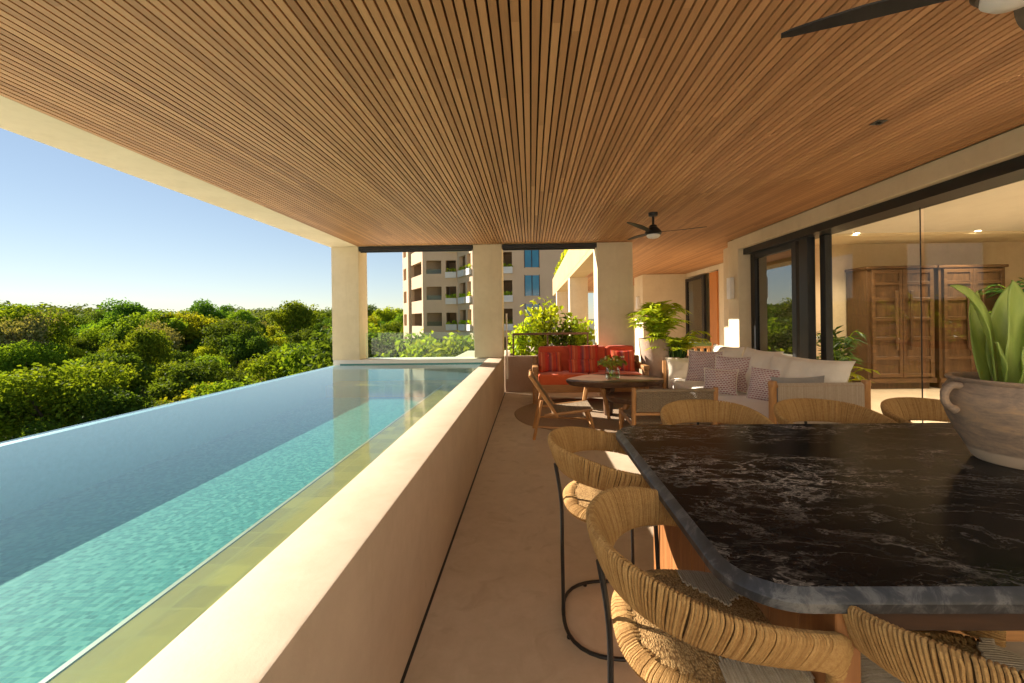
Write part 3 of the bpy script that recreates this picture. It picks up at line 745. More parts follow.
# ---------- cushions
def pillow(name,mat,w_,h_,t_,label,loc,rot,group=None,cat='cushion',trim=None,n=20):
    a=MB(); vs=[];fs=[]
    sd=rnd.random()*50
    for side in (1,-1):
        for i in range(n+1):
            for j in range(n+1):
                u=-1+2*i/n;v=-1+2*j/n
                pin=1-.07*(1-abs(u))*0
                e=(1-abs(u)**2.4)*(1-abs(v)**2.4)
                q=mnoise.noise(Vector((u*1.7+sd,v*1.7,side)))*.10
                x=w_/2*u*(1-.10*(1-v*v)*abs(u)); z=h_/2*v*(1-.10*(1-u*u)*abs(v)); q+=.10*mnoise.noise(Vector((u*4.5+sd,v*2.2,side*3)))
                vs.append((x,side*t_/2*(max(e,0)**.5)*(1+q*2)+q*.0,z))
    m_=(n+1)**2
    for s_3 in (0,1):
        for i in range(n):
            for j in range(n):
                f=(s_3*m_+i*(n+1)+j,s_3*m_+(i+1)*(n+1)+j,s_3*m_+(i+1)*(n+1)+j+1,s_3*m_+i*(n+1)+j+1)
                fs.append(f if s_3==1 else f[::-1])
    a.add(vs,fs); 
    o=a.build(name,mat,smooth=120); o.location=loc; o.rotation_euler=rot
    if trim:
        b_=MB(); P=[]
        for k in range(64):
            tt=k/64*4; e_=int(tt); f_=tt-e_; u,v=[(-1+2*f_,-1),(1,-1+2*f_),(1-2*f_,1),(-1,1-2*f_)][e_]
            P.append((w_/2*u*(1-.10*(1-v*v)*abs(u)),0,h_/2*v*(1-.10*(1-u*u)*abs(v))))
        b_.tube(P,.009,5,closed=True); b_.build('piping',trim,o)
    return tag(o,label,cat,group)
def slabcushion(x0,x1,y0,y1,z0,z1,r=.05,puff=.015,seedv=0):
    bm=bmesh.new(); bmesh.ops.create_cube(bm,size=1)
    for v in bm.verts: v.co=Vector(((x0+x1)/2+v.co.x*(x1-x0),(y0+y1)/2+v.co.y*(y1-y0),(z0+z1)/2+v.co.z*(z1-z0)))
    bmesh.ops.bevel(bm,geom=bm.edges[:],offset=r,segments=4,affect='EDGES',profile=.55)
    bmesh.ops.subdivide_edges(bm,edges=[e for e in bm.edges if e.calc_length()>.25],cuts=6,use_grid_fill=True)
    for v in bm.verts:
        u=(v.co.x-(x0+x1)/2)/((x1-x0)/2);q=(v.co.y-(y0+y1)/2)/((y1-y0)/2)
        if v.co.z>(z0+z1)/2: v.co.z+=puff*(1-u*u)*(1-q*q)+mnoise.noise(Vector((v.co.x*4,v.co.y*4,seedv)))*.008
    return bm
# ---------- red sofa
RS=thing('red_sofa','wood framed sofa with orange seat in front of the rear column','sofa',(.95,8.05,0))
X0,X1,Y0,Y1=.02,2.2,7.72,8.5
a=MB()
a.b(X0+.1,X1-.1,Y0+.02,Y0+.08,.22,.38,.01); a.b(X0+.1,X1-.1,Y1-.08,Y1-.02,.22,.9,.01); a.build('frame_rail',m_teakx,RS,world=True)
for xx in (X0,X1-.1):
    a=MB(); a.b(xx,xx+.1,Y0,Y0+.1,0,.66,.02); a.b(xx,xx+.1,Y1-.1,Y1,0,.85,.02); a.b(xx-.01,xx+.11,Y0-.03,Y1,.62,.72,.03,seg=2); a.b(xx+.02,xx+.08,Y0+.1,Y1-.1,.24,.36,.01); a.build('arm',m_teaky,RS,world=True)
for i,(xa,xb) in enumerate(((X0+.11,1.1),(1.11,X1-.11))):
    a=MB(); a.bm(slabcushion(xa,xb,Y0+.0,Y1-.12,.36,.56,.05,.02,i)); a.build('seat_cushion',m_orange,RS,world=True,smooth=80)
for i,(xa,xb) in enumerate(((X0+.12,.82),(.83,1.5),(1.51,X1-.12))):
    a=MB(); a.bm(slabcushion(xa,xb,-.1,.1,0,.52,.06,.02,i+5),rotm((0,8.33,.53),rx=R(-10))); a.build('back_cushion',m_rust,RS,world=True,smooth=80)
GP='striped cushions on the red sofa'
pillow('striped_cushion',m_stripe,.46,.42,.16,'square striped cushion at the left end of the red sofa',(.38,8.13,.76),(R(-14),0,R(5)),GP)
pillow('striped_cushion',m_stripe,.62,.48,.17,'large striped cushion in the middle of the red sofa',(1.03,8.16,.86),(R(-14),0,R(-2)),GP)
pillow('striped_cushion',m_stripe,.60,.30,.14,'long striped lumbar cushion lying before the larger one on the red sofa',(1.0,7.99,.69),(R(-20),0,R(3)),GP)
pillow('striped_cushion',m_stripe,.48,.44,.16,'square striped cushion at the right end of the red sofa',(1.80,8.13,.77),(R(-14),0,R(-5)),GP)

# ---------- rug
a=MB(); a.lathe([(.001,.012),(1.28,.012),(1.30,.006),(1.305,.002)],80,fn=lambda t:1+.004*math.sin(9*t)); o=a.build('round_rug',m_rug); o.location=(1.0,7.0,.0); tag(o,'round brown woven rug under the coffee tables','rug')
# ---------- live edge coffee tables
def live_table(label,c,rx,ry,z,th,legs,seed):
    t=thing('coffee_table',label,'table',(c[0],c[1],.012),group='live edge coffee tables')
    n=56;P=[]
    for j in range(n):
        an=2*math.pi*j/n; q=1+.07*math.sin(2*an+seed)+.05*math.sin(3*an+2*seed)+.035*math.sin(5*an+seed*3)+.02*mnoise.noise(Vector((6*math.cos(an),6*math.sin(an),seed)))
        P.append((rx*q*math.cos(an),ry*q*math.sin(an)))
    prof=[(.80,z-th),(.93,z-th*.9),(.985,z-th*.5),(1.0,z-th*.12),(.985,z-.004),(.97,z)]
    vs=[(x*s_*(1+.02*mnoise.noise(Vector((x*9,y*9,zz*30)))),y*s_,zz-.012) for s_,zz in prof for x,y in P]
    fs=[(i*n+j,i*n+(j+1)%n,(i+1)*n+(j+1)%n,(i+1)*n+j) for i in range(len(prof)-1) for j in range(n)]
    fs+=[tuple(reversed(range(n))),tuple(range((len(prof)-1)*n,len(prof)*n))]
    a=MB(); a.add(vs,fs); a.build('slab_top',m_slabwood,t)
    for (x,y,x2,y2,w_) in legs:
        a=MB(); a.tube([(x2,y2,.0),((x+x2)/2,(y+y2)/2,z/2),(x,y,z-th-.005)],[w_*.8,w_,w_*1.15],6,flat=.7); a.build('leg',m_slabwood if w_>.08 else m_teak,t)
    return t
live_table('taller live edge wood coffee table carrying the glass vase',(1.38,6.95,0),.74,.55,.60,.10,[(-.42,.1,-.5,.2,.055),(-.1,-.1,-.12,-.12,.13),(-.25,-.3,-.16,-.42,.05),(.4,.1,.5,.1,.06)],1.3)
live_table('lower live edge wood coffee table tucked under the taller one',(1.62,6.3,0),.46,.38,.42,.09,[(-.2,-.15,-.32,-.22,.055),(.25,-.12,.3,-.2,.055),(.0,.22,.0,.3,.055)],3.1)
# vase
vz=thing('glass_vase','clear glass jar vase of green flowers on the coffee table','vase',(1.33,6.78,.602))
a=MB(); a.lathe([(.001,0),(.105,0),(.118,.012),(.122,.08),(.118,.16),(.108,.185),(.112,.20),(.104,.20),(.10,.185),(.11,.16),(.114,.08),(.108,.016),(.001,.014)],28); a.build('jar',m_vase,vz)
a=MB(); a.lathe([(.001,.018),(.106,.018),(.112,.08),(.112,.10),(.001,.10)],24); a.build('water',glass_mat('vase_water',(.75,.85,.7),0,1.33),vz)
def leafquad(a,c,nrm,l,w_,bend=0):
    nrm=Vector(nrm).normalized(); t=nrm.orthogonal().normalized(); t=Matrix.Rotation(rnd.uniform(0,6.28),3,nrm)@t; s_=nrm.cross(t); c=Vector(c)
    a.add([c-t*l*.5,c+s_*w_*.5+nrm*w_*.12,c+t*l*.5-nrm*bend*l,c-s_*w_*.5+nrm*w_*.12],[(0,1,2,3)])
a=MB()
for i in range(14):
    an=rnd.uniform(0,6.28); r_=rnd.uniform(.04,.17); h=rnd.uniform(.22,.36)
    a.tube([(.03*math.cos(an),.03*math.sin(an),.05),(.07*math.cos(an),.07*math.sin(an),.2),(r_*math.cos(an),r_*math.sin(an),h)],.004,5)
a.build('stems',m_plantleaf,vz)
a=MB()
for i in range(230):
    an=rnd.uniform(0,6.28); r_=.24*math.sqrt(rnd.random()); h=.22+.17*rnd.random()*(1-(r_/.3)**2)+.02
    leafquad(a,(r_*math.cos(an),r_*math.sin(an),h),(math.cos(an)*r_*4+rnd.uniform(-.5,.5),math.sin(an)*r_*4+rnd.uniform(-.5,.5),.8),rnd.uniform(.05,.09),rnd.uniform(.03,.05),.1)
a.build('leaves',leaf_mat('vase_leaf',(.14,.26,.03),(.34,.46,.08),6,.35,.4),vz)
pet=M('pale_petal',(.7,.66,.4),(.75,.6,.35),30,.7)
for i in range(10):
    an=rnd.uniform(0,6.28); r_=rnd.uniform(.02,.2); a=MB()
    bm=bmesh.new(); bmesh.ops.create_icosphere(bm,subdivisions=1,radius=.018); a.bm(bm,Matrix.Translation((r_*math.cos(an),r_*math.sin(an),rnd.uniform(.30,.40)))); a.build('flower',pet,vz)
if 0: a.build('flowers',M('pale_petal',(.7,.66,.4),(.75,.6,.35),30,.7),vz)

# ---------- left lounge chair (side on, facing right)
LC=thing('lounge_chair','low wood lounge chair with woven seat standing beside the pool wall','chair',(.42,5.75,0))
def bar(p,q,r_,name,par,mat=m_teak,n=8,mid=None):
    a=MB(); a.tube([p,q] if mid is None else catmull([p,mid,q],5),r_,n); return a.build(name,mat,par,world=True)
for yy in (5.48,6.06):
    bar((.02,yy,0),(.13,yy,.52),.021,'rear_leg',LC)
    bar((.86,yy,0),(.74,yy,.40),.021,'front_leg',LC)
    bar((.07,yy,.17),(.82,yy,.13),.015,'side_rail',LC,m_teakx)
    bar((.34,yy,.30),(-.03,yy,.86),.021,'back_post',LC)
    bar((.16,yy,.32),(.80,yy,.39),.02,'seat_rail',LC,m_teakx)
bar((-.02,5.48,.83),(-.02,6.06,.83),.02,'top_rail',LC,m_teaky)
bar((.84,5.48,.10),(.84,6.06,.10),.014,'stretcher',LC,m_teaky)
def sling(P,y0,y1,n,r_,across=True):
    a=MB()
    for i in range(n):
        t=i/(n-1); k=t*(len(P)-1); j=min(int(k),len(P)-2); f=k-j
        p=Vector(P[j]).lerp(Vector(P[j+1]),f)
        a.tube([(p.x,y0,p.z),(p.x,(y0*3+y1)/4,p.z-.008),(p.x,(y0+y1)/2,p.z-.012),(p.x,(y0+3*y1)/4,p.z-.008),(p.x,y1,p.z)],r_,5)
    return a
a=sling([(.27,0,.345),(.5,0,.36),(.81,0,.405)],5.465,6.075,62,.0055); a.build('seat',m_weave,LC,world=True)
a=sling([(.33,0,.33),(.15,0,.60),(-.015,0,.84)],5.465,6.075,62,.0055); a.build('backrest',m_weave,LC,world=True)

# ---------- woven chair seen from behind
WC=thing('woven_chair','wood chair with brown woven back turned to the marble table','chair',(1.63,4.95,0))
for xx in (1.17,2.10):
    a=MB(); a.tube([(xx,4.75,0),(xx,4.75,.45),(xx,4.72,.80)],.026,10); a.build('rear_post',m_teak,WC,world=True)
    a=MB(); a.tube([(xx,5.45,0),(xx,5.45,.42)],.024,10); a.build('front_leg',m_teak,WC,world=True)
    bar((xx,4.75,.36),(xx,5.45,.38),.02,'seat_rail',WC,m_teaky)
bar((1.17,4.74,.50),(2.10,4.74,.50),.017,'back_rail',WC,m_teakx)
bar((1.17,4.75,.33),(2.10,4.75,.33),.02,'rear_rail',WC,m_teakx)
a=MB(); a.tube([(1.18,4.725,.77),(1.4,4.71,.775),(1.63,4.705,.775),(1.87,4.71,.775),(2.09,4.725,.77)],.02,8); a.build('top_rail',m_weave,WC,world=True)
a=MB()
nV,nH=62,17
for i in range(nV):
    x_=1.205+i*(.86/(nV-1)); sg=1 if i%2 else -1
    a.tube([(x_,4.728+sg*.004*(1 if k%2 else -1),.53+k*.24/16) for k in range(17)],.0058,5)
for k in range(nH):
    z_=.535+k*.235/(nH-1); sg=1 if k%2 else -1
    a.tube([(1.19+i*.89/40,4.728+sg*.005*(1 if i%2 else -1),z_) for i in range(41)],.0062,5)
a.build('backrest',m_weave,WC,world=True)
a=MB(); a.b(1.2,2.08,4.78,5.45,.37,.40,.01); a.build('seat',m_woven,WC,world=True)
a=MB(); a.b(1.22,2.06,4.755,4.765,.10,.31,.0); a.build('skirt_panel',m_woven,WC,world=True)

# ---------- white sofa
WS=thing('white_sofa','long cream sofa with wooden posts along the glass doors','sofa',(3.05,6.1,0))
for xx in (2.53,3.50):
    a=MB(); a.lathe([(.001,0),(.036,0),(.038,.05),(.038,.86),(.042,.87),(.042,.915),(.036,.925),(.001,.925)],16,c=(xx,4.36,0)); a.build('arm_post',m_teak,WS,world=True)
a=MB(); a.tube([(2.5,7.78,.12),(2.5,7.78,.80)],.036,12); a.build('arm_post',m_teak,WS,world=True)
a=MB(); a.tube([(3.5,7.78,.12),(3.5,7.78,.80)],.036,12); a.build('arm_post',m_teak,WS,world=True)
a=MB()
for i in range(100):
    x_=2.58+i*.0089
    a.tube([(x_,4.382,.16),(x_,4.342,.18),(x_,4.338,.5),(x_,4.342,.88),(x_,4.36,.897),(x_,4.382,.88)],.0052,5)
a.build('arm_panel',m_weavelight,WS,world=True)
bar((2.53,4.36,.87),(3.50,4.36,.87),.022,'arm_rail',WS,m_teakx); bar((2.53,4.36,.18),(3.50,4.36,.18),.022,'base_rail',WS,m_teakx)
a=MB(); a.b(2.5,3.52,4.41,7.8,.12,.27,.01); a.build('base',m_teaky,WS,world=True)
for i,(ya,yb,xa,zz) in enumerate(((4.42,5.85,2.50,.50),(5.87,7.70,2.56,.48))):
    a=MB(); a.bm(slabcushion(xa,3.42,ya,yb,.27,zz,.07,.03,i+9)); a.build('seat_cushion',m_whitefab,WS,world=True,smooth=80)
a=MB(); a.b(3.46,3.54,4.42,7.8,.12,.80,.01); a.build('back_frame',m_teaky,WS,world=True)
a=MB(); a.bm(slabcushion(2.56,3.45,7.70,7.80,.27,.62,.04,.0,4)); a.build('far_arm',m_whitefab,WS,world=True,smooth=80)
GC='cushions on the cream sofa'
def pc(mat,w_,h_,t_,loc,rx,rz,label,trim=None,nm='cushion'):
    return pillow(nm,mat,w_,h_,t_,label,loc,(R(rx),0,R(rz)),GC,trim=trim)
pc(m_cream,1.22,.68,.34,(3.27,5.0,.79),-14,-82,'large creased cream back cushion nearest the marble table',None)
pc(m_cream,.98,.70,.30,(3.28,6.0,.80),-14,-91,'cream back cushion behind the dashed cushions, middle of the sofa',None)
pc(m_cream,.95,.68,.30,(3.27,7.02,.80),-13,-86,'cream back cushion at the far corner of the sofa',None)
pc(m_greyfab,.62,.40,.16,(2.92,4.52,.75),-10,4,'taupe lumbar cushion leaning inside the near sofa arm',None)
pc(m_dash,.50,.46,.17,(3.03,5.35,.72),-16,-62,'dashed pink cushion alone in front of the near cream cushion',m_cream)
pc(m_dash,.54,.54,.17,(3.0,6.22,.76),-18,-50,'dashed pink square cushion with cream piping, right of the sofa group',m_cream)
pc(m_dash,.46,.38,.15,(2.72,5.97,.67),-20,-35,'small dashed pink cushion lowest in front of the others',m_cream)
pc(m_dash,.58,.56,.18,(2.92,7.0,.77),-18,-42,'dashed pink square cushion leaning farthest along the sofa',m_cream)
pc(m_cream,.78,.40,.18,(2.86,7.62,.68),-14,8,'plain cream lumbar cushion against the far sofa arm',None)

# ---------- planters by the sofas
def tplanter(label,x,y,r0,r1,h,mat):
    t=thing('planter_pot',label,'planter',(x,y,0))
    a=MB(); a.lathe([(.001,0),(r0,0),(r0+.012,.015),(r1,h-.02),(r1,h),(r1-.03,h),(r1-.035,h-.06),(.001,h-.06)],40); a.build('pot_body',mat,t)
    a=MB(); a.lathe([(.001,h-.055),(r1-.036,h-.055)],24); a.build('soil',m_soil,t); return t
tplanter('tall tapered pinkish concrete planter right of the red sofa',2.52,8.22,.25,.37,1.2,m_concpot)
tplanter('shorter concrete planter between tall planter and cream sofa',2.76,8.02,.21,.29,.86,m_concpot)
def fronds(a,n,h,spread,nl,ll,lw,base=(0,0,0),stem=None):
    for i in range(n):
        an=rnd.uniform(0,6.28); lean=rnd.uniform(.2,1)*spread; hh=h*rnd.uniform(.45,1.1)
        P=catmull([(0,0,0),(lean*.25*math.cos(an),lean*.25*math.sin(an),hh*.55),(lean*.7*math.cos(an),lean*.7*math.sin(an),hh*.92),(lean*1.15*math.cos(an),lean*1.15*math.sin(an),hh*.9)],5)
        P=[p+Vector(base) for p in P]
        if stem is not None: stem.tube(P,.006,4)
        for j in range(nl):
            t=.12+.88*j/nl; k=t*(len(P)-1); q=P[int(k)].lerp(P[min(int(k)+1,len(P)-1)],k-int(k))
            dr=(P[min(int(k)+1,len(P)-1)]-P[int(k)]).normalized()
            sd=dr.cross(Vector((0,0,1))); sd=sd.normalized() if sd.length>.01 else Vector((1,0,0))
            for sg in (-1,1):
                d_=(sd*sg+dr*.6+Vector((0,0,rnd.uniform(-.35,.1)))).normalized(); L_=ll*rnd.uniform(.7,1.1)*(1-.4*abs(t-.6)); nr=d_.cross(dr).normalized(); wv=nr.cross(d_).normalized()*lw*.5
                a.add([q,q+d_*L_*.4+wv,q+d_*L_-Vector((0,0,L_*.15)),q+d_*L_*.4-wv],[(0,1,2,3)])
def frondplant(name,label,loc,n,h,spread,nl,ll,lw,mat=None,scale=1):
    t=thing(name,label,'plant',loc); a=MB(); s_=MB(); fronds(a,n,h,spread,nl,ll,lw,stem=s_)
    s_.build('stems',m_plantleaf,t); a.build('leaves',mat or m_plantleaf,t,smooth=0); return t
frondplant('palm_plant','feathery bright green palm in the tall concrete planter',(2.52,8.22,1.10),38,.80,.55,12,.26,.05)
frondplant('palm_plant','leafy green plant spreading over the shorter concrete planter',(2.80,8.0,.78),30,.55,.60,10,.22,.055)
t=thing('succulent_plant','upright dark green fleshy rosette in the shorter concrete planter','plant',(2.74,7.9,.80))
a=MB()
for i in range(34):
    an=rnd.uniform(0,6.28); r_=rnd.uniform(.0,.20); L_=rnd.uniform(.2,.36); ti=r_*.8
    a.tube([(r_*math.cos(an),r_*math.sin(an),0),((r_+ti*.3)*math.cos(an),(r_+ti*.3)*math.sin(an),L_*.6),((r_+ti*.5)*math.cos(an),(r_+ti*.5)*math.sin(an),L_)],[.028,.034,.004],5,flat=.5)
a.build('leaves',m_darkleaf,t)
# far armchair
FA=thing('armchair','small wooden armchair with green cushion behind the planters','chair',(3.95,10,0))
for xx in (3.62,4.25):
    for yy in (9.75,10.35):
        a=MB(); a.b(xx-.03,xx+.03,yy-.03,yy+.03,0,.95 if yy<10 else .6,.008); a.build('leg',m_teak,FA,world=True)
a=MB(); a.b(3.6,4.28,9.73,9.79,.88,.96,.01); a.b(3.6,4.28,9.73,9.79,.55,.6,.006)
for k in range(4): a.b(3.70+k*.15,3.76+k*.15,9.74,9.78,.6,.88,.005)
a.build('backrest',m_teak,FA,world=True)
a=MB(); a.bm(slabcushion(3.62,4.26,9.78,10.36,.38,.5,.04,.02,3)); a.build('seat',m_greenfab,FA,world=True,smooth=80)
a=MB(); a.bm(slabcushion(3.64,4.24,9.70,9.80,.93,1.02,.03,.01,2)); a.build('head_cushion',m_greenfab,FA,world=True,smooth=80)

# ---------- armoires
def armoire(x0,x1,label):
    t=thing('armoire',label,'wardrobe',((x0+x1)/2,9.25,0),group='tall carved wardrobes in the living room')
    y0,y1=8.97,9.58; H_=2.66
    a=MB(); a.b(x0,x1,y0+.03,y1,.14,H_-.06,.004); a.b(x0+.06,x1-.06,y0+.1,y1-.05,0,.139); a.build('carcass',m_arm,t,world=True)
    a=MB(); a.b(x0-.03,x1+.03,y0-.02,y1+.01,H_-.059,H_,.008); a.b(x0-.005,x1+.005,y0-.005,y0+.029,.14,.24,.004); a.build('cornice',m_armx,t,world=True)
    xm=(x0+x1)/2
    for s_,(xa,xb) in enumerate(((x0+.07,xm-.004),(xm+.004,x1-.07))):
        d=MB(); d.b(xa,xb,y0+.005,y0+.03,.25,H_-.07,.003); dd=d.build('door',m_arm,t,world=True); dd_off=dd
        r_=MB()
        for z_ in (.27,.64,1.06,1.48,1.90,2.25,2.50):
            r_.b(xa+.0,xb-.0,y0-.018,y0+.004,z_,z_+.075,.006)
        r_.b(xa,xa+.07,y0-.022,y0+.004,.26,H_-.08,.005); r_.b(xb-.07,xb,y0-.022,y0+.004,.26,H_-.08,.005)
        o=r_.build('door_rail',m_armx,dd); 
        for v in o.data.vertices: v.co-=Vector(t.location)
        hx=xb-.15 if s_==0 else xa+.15
        h_=MB(); h_.b(hx-.03,hx+.03,y0-.075,y0-.035,.85,2.12,.01); h_.b(hx-.02,hx+.02,y0-.036,y0-.015,1.0,1.06,.003); h_.b(hx-.02,hx+.02,y0-.036,y0-.015,1.9,1.96,.003)
        o=h_.build('handle',m_arm,dd)
        for v in o.data.vertices: v.co-=Vector(t.location)
armoire(7.27,8.70,'dark carved wood wardrobe on the left, its side panel showing')
armoire(8.79,10.2,'dark carved wood wardrobe on the right, partly behind the potted leaves')
# interior plants and table runner light
frondplant('indoor_palm','dark spiky indoor palm beside the right wardrobe',(10.15,8.45,.7),30,1.55,.62,12,.40,.05,m_darkleaf)
a=MB(); a.lathe([(.001,0),(.2,0),(.28,.5),(.28,.7),(.25,.7),(.001,.66)],28); o=a.build('indoor_pot',m_concpot); o.location=(10.15,8.45,0); tag(o,'round clay pot under the dark spiky palm','pot')
frondplant('indoor_fern','dark fern behind the cream sofa beside the door posts',(5.55,7.55,.35),22,1.0,.5,10,.28,.04,m_darkleaf)
a=MB(); a.lathe([(.001,0),(.17,0),(.21,.3),(.21,.38),(.18,.38),(.001,.34)],24); o=a.build('indoor_pot',m_concpot); o.location=(5.55,7.55,0); tag(o,'low clay pot under the dark fern behind the sofa','pot')
frondplant('trailing_plant','bright green trailing plant just behind the sofa back',(4.02,5.55,.42),14,.55,.42,7,.15,.06)
a=MB(); a.lathe([(.001,0),(.16,0),(.2,.38),(.2,.45),(.17,.45),(.001,.4)],24); o=a.build('planter_pot',m_concpot); o.location=(4.02,5.55,0); tag(o,'clay pot hidden behind the near end of the cream sofa','pot')
# recessed lights
for i,(x_,y_,lb) in enumerate(((6.72,8.55,'lit recessed ceiling light left of the wardrobes'),(9.1,8.5,'lit recessed ceiling light above the wardrobes'))):
    t=thing('recessed_light',lb,'ceiling light',(x_,y_,3.3),group='recessed lights in the living room')
    a=MB(); a.lathe([(.001,-.006),(.05,-.006)],20); a.build('lens',m_lamp,t)
    a=MB(); a.lathe([(.051,-.004),(.052,-.012),(.075,-.010),(.078,-.001)],24); a.build('trim_ring',m_white,t)
for i,(x_,y_) in enumerate(((6.72,8.5),(9.1,8.45),(6.7,5.5),(9.1,5.5))):  # last pair has no fixture, added to brighten the living room
    ld=bpy.data.lights.new('recessed_and_fill_lamp','SPOT'); ld.energy=(45,45,170,170)[i]; ld.color=(1,.80,.56); ld.spot_size=R(120); ld.spot_blend=.8; ld.shadow_soft_size=.06
    lo=bpy.data.objects.new('recessed_and_fill_lamp',ld); COL.objects.link(lo); lo.location=(x_,y_,3.27)
# terrace downlight
t=thing('downlight','tiny dark square downlight set into the wooden ceiling','ceiling light',(2.9,3.45,ZC))
a=MB(); a.b(-.045,.045,-.045,.045,-.006,-.001,.002); a.build('trim',m_black,t); a=MB(); a.lathe([(.001,-.008),(.02,-.008)],14); a.build('lens',m_opal,t)

# ---------- ceiling fans
def fan(label,x,y,rz,drop,lbl):
    t=thing('ceiling_fan',label,'fan',(x,y,ZC),rz)
    a=MB(); a.lathe([(.001,-.002),(.07,-.002),(.065,-.05),(.02,-.06),(.018,-.06),(.018,-drop+.10),(.05,-drop+.09),(.06,-drop+.06),(.001,-drop+.06)],24); a.build('rod',m_black,t)
    a=MB(); a.lathe([(.001,-drop+.06),(.07,-drop+.05),(.115,-drop),(.125,-drop-.035),(.11,-drop-.055),(.001,-drop-.055)],32); a.build('motor',m_black,t)
    a=MB(); a.lathe([(.098,-drop-.056),(.10,-drop-.075),(.075,-drop-.10),(.03,-drop-.112),(.001,-drop-.114)],28); a.build('lamp_cover',m_opal,t)
    for k in range(3):
        m_=Matrix.Rotation(2*math.pi*k/3,4,'Z')
        vs=[];fs=[];n=14
        for i in range(n+1):
            s_=i/n; r_=.09+s_*.66; wd=.026+.016*math.sin(min(s_*1.6,1)*math.pi/2)-.022*max(0,s_-.55)/.45
            if i==n: wd*=.55
            off=.02*math.sin(s_*3); tw=R(13)*(1-s_*.5)
            for u in (-1,1):
                for zz in (-.004,.004):
                    vs.append((r_,off+u*wd*math.cos(tw),-drop-.015+u*wd*math.sin(tw)+zz+.03*s_))
        for i in range(n):
            b_=i*4
            fs+=[(b_,b_+4,b_+5,b_+1),(b_+1,b_+5,b_+7,b_+3),(b_+3,b_+7,b_+6,b_+2),(b_+2,b_+6,b_+4,b_)]
        fs+=[(0,1,3,2),(n*4,n*4+2,n*4+3,n*4+1)]
        a=MB(); a.add(vs,fs,m_); a.build('blade',lbl,t)
    return t
fan('black ceiling fan hanging above the seating area',1.87,6.25,R(-14),.28,m_black)
fan('large near ceiling fan above the marble table, mostly out of view',1.83,1.56,R(153),.33,m_black)

# ================================================================== PLANTS, TREES, TOWER
def shrub(label,loc,h,spread,n,leaf,mat,seed):
    t=thing('shrub',label,'shrub',loc,group='shrubs in the planter'); r2=random.Random(seed)
    a=MB(); s_=MB()
    for i in range(9):
        an=r2.uniform(0,6.28); q=r2.uniform(.2,1)*spread; hh=h*r2.uniform(.55,1)
        tip=Vector((q*math.cos(an),q*math.sin(an),hh)); mid=Vector((q*.35*math.cos(an),q*.35*math.sin(an),hh*.5))
        P=catmull([(0,0,0),mid,tip],6); s_.tube(P,.011,5)
        for k in range(n//9):
            tt=r2.uniform(.25,1); p=P[int(tt*(len(P)-1))]
            c=p+Vector((r2.gauss(0,.13),r2.gauss(0,.13),r2.gauss(0,.10)))*(.5+spread)
            leafquad(a,c,(r2.uniform(-1,1),r2.uniform(-1,1),r2.uniform(.1,1)),leaf*r2.uniform(.7,1.2),leaf*r2.uniform(.5,.75),.12)
    s_.build('stems',m_bark,t); a.build('leaves',mat,t,smooth=0); return t
shrub('tall lime green shrub at the middle of the planter',(.22,9.8,.70),1.50,.50,520,.17,m_plantleaf,1)
shrub('lime green shrub at the right end of the planter near the column',(1.12,9.75,.70),1.10,.40,420,.16,m_plantleaf,2)
shrub('darker low shrub between the two lime shrubs',(.72,9.6,.70),.85,.42,380,.13,m_leafB,3)
shrub('low lime green shrub at the left end of the planter',(-.22,9.65,.70),.95,.35,320,.15,m_plantleaf,4)

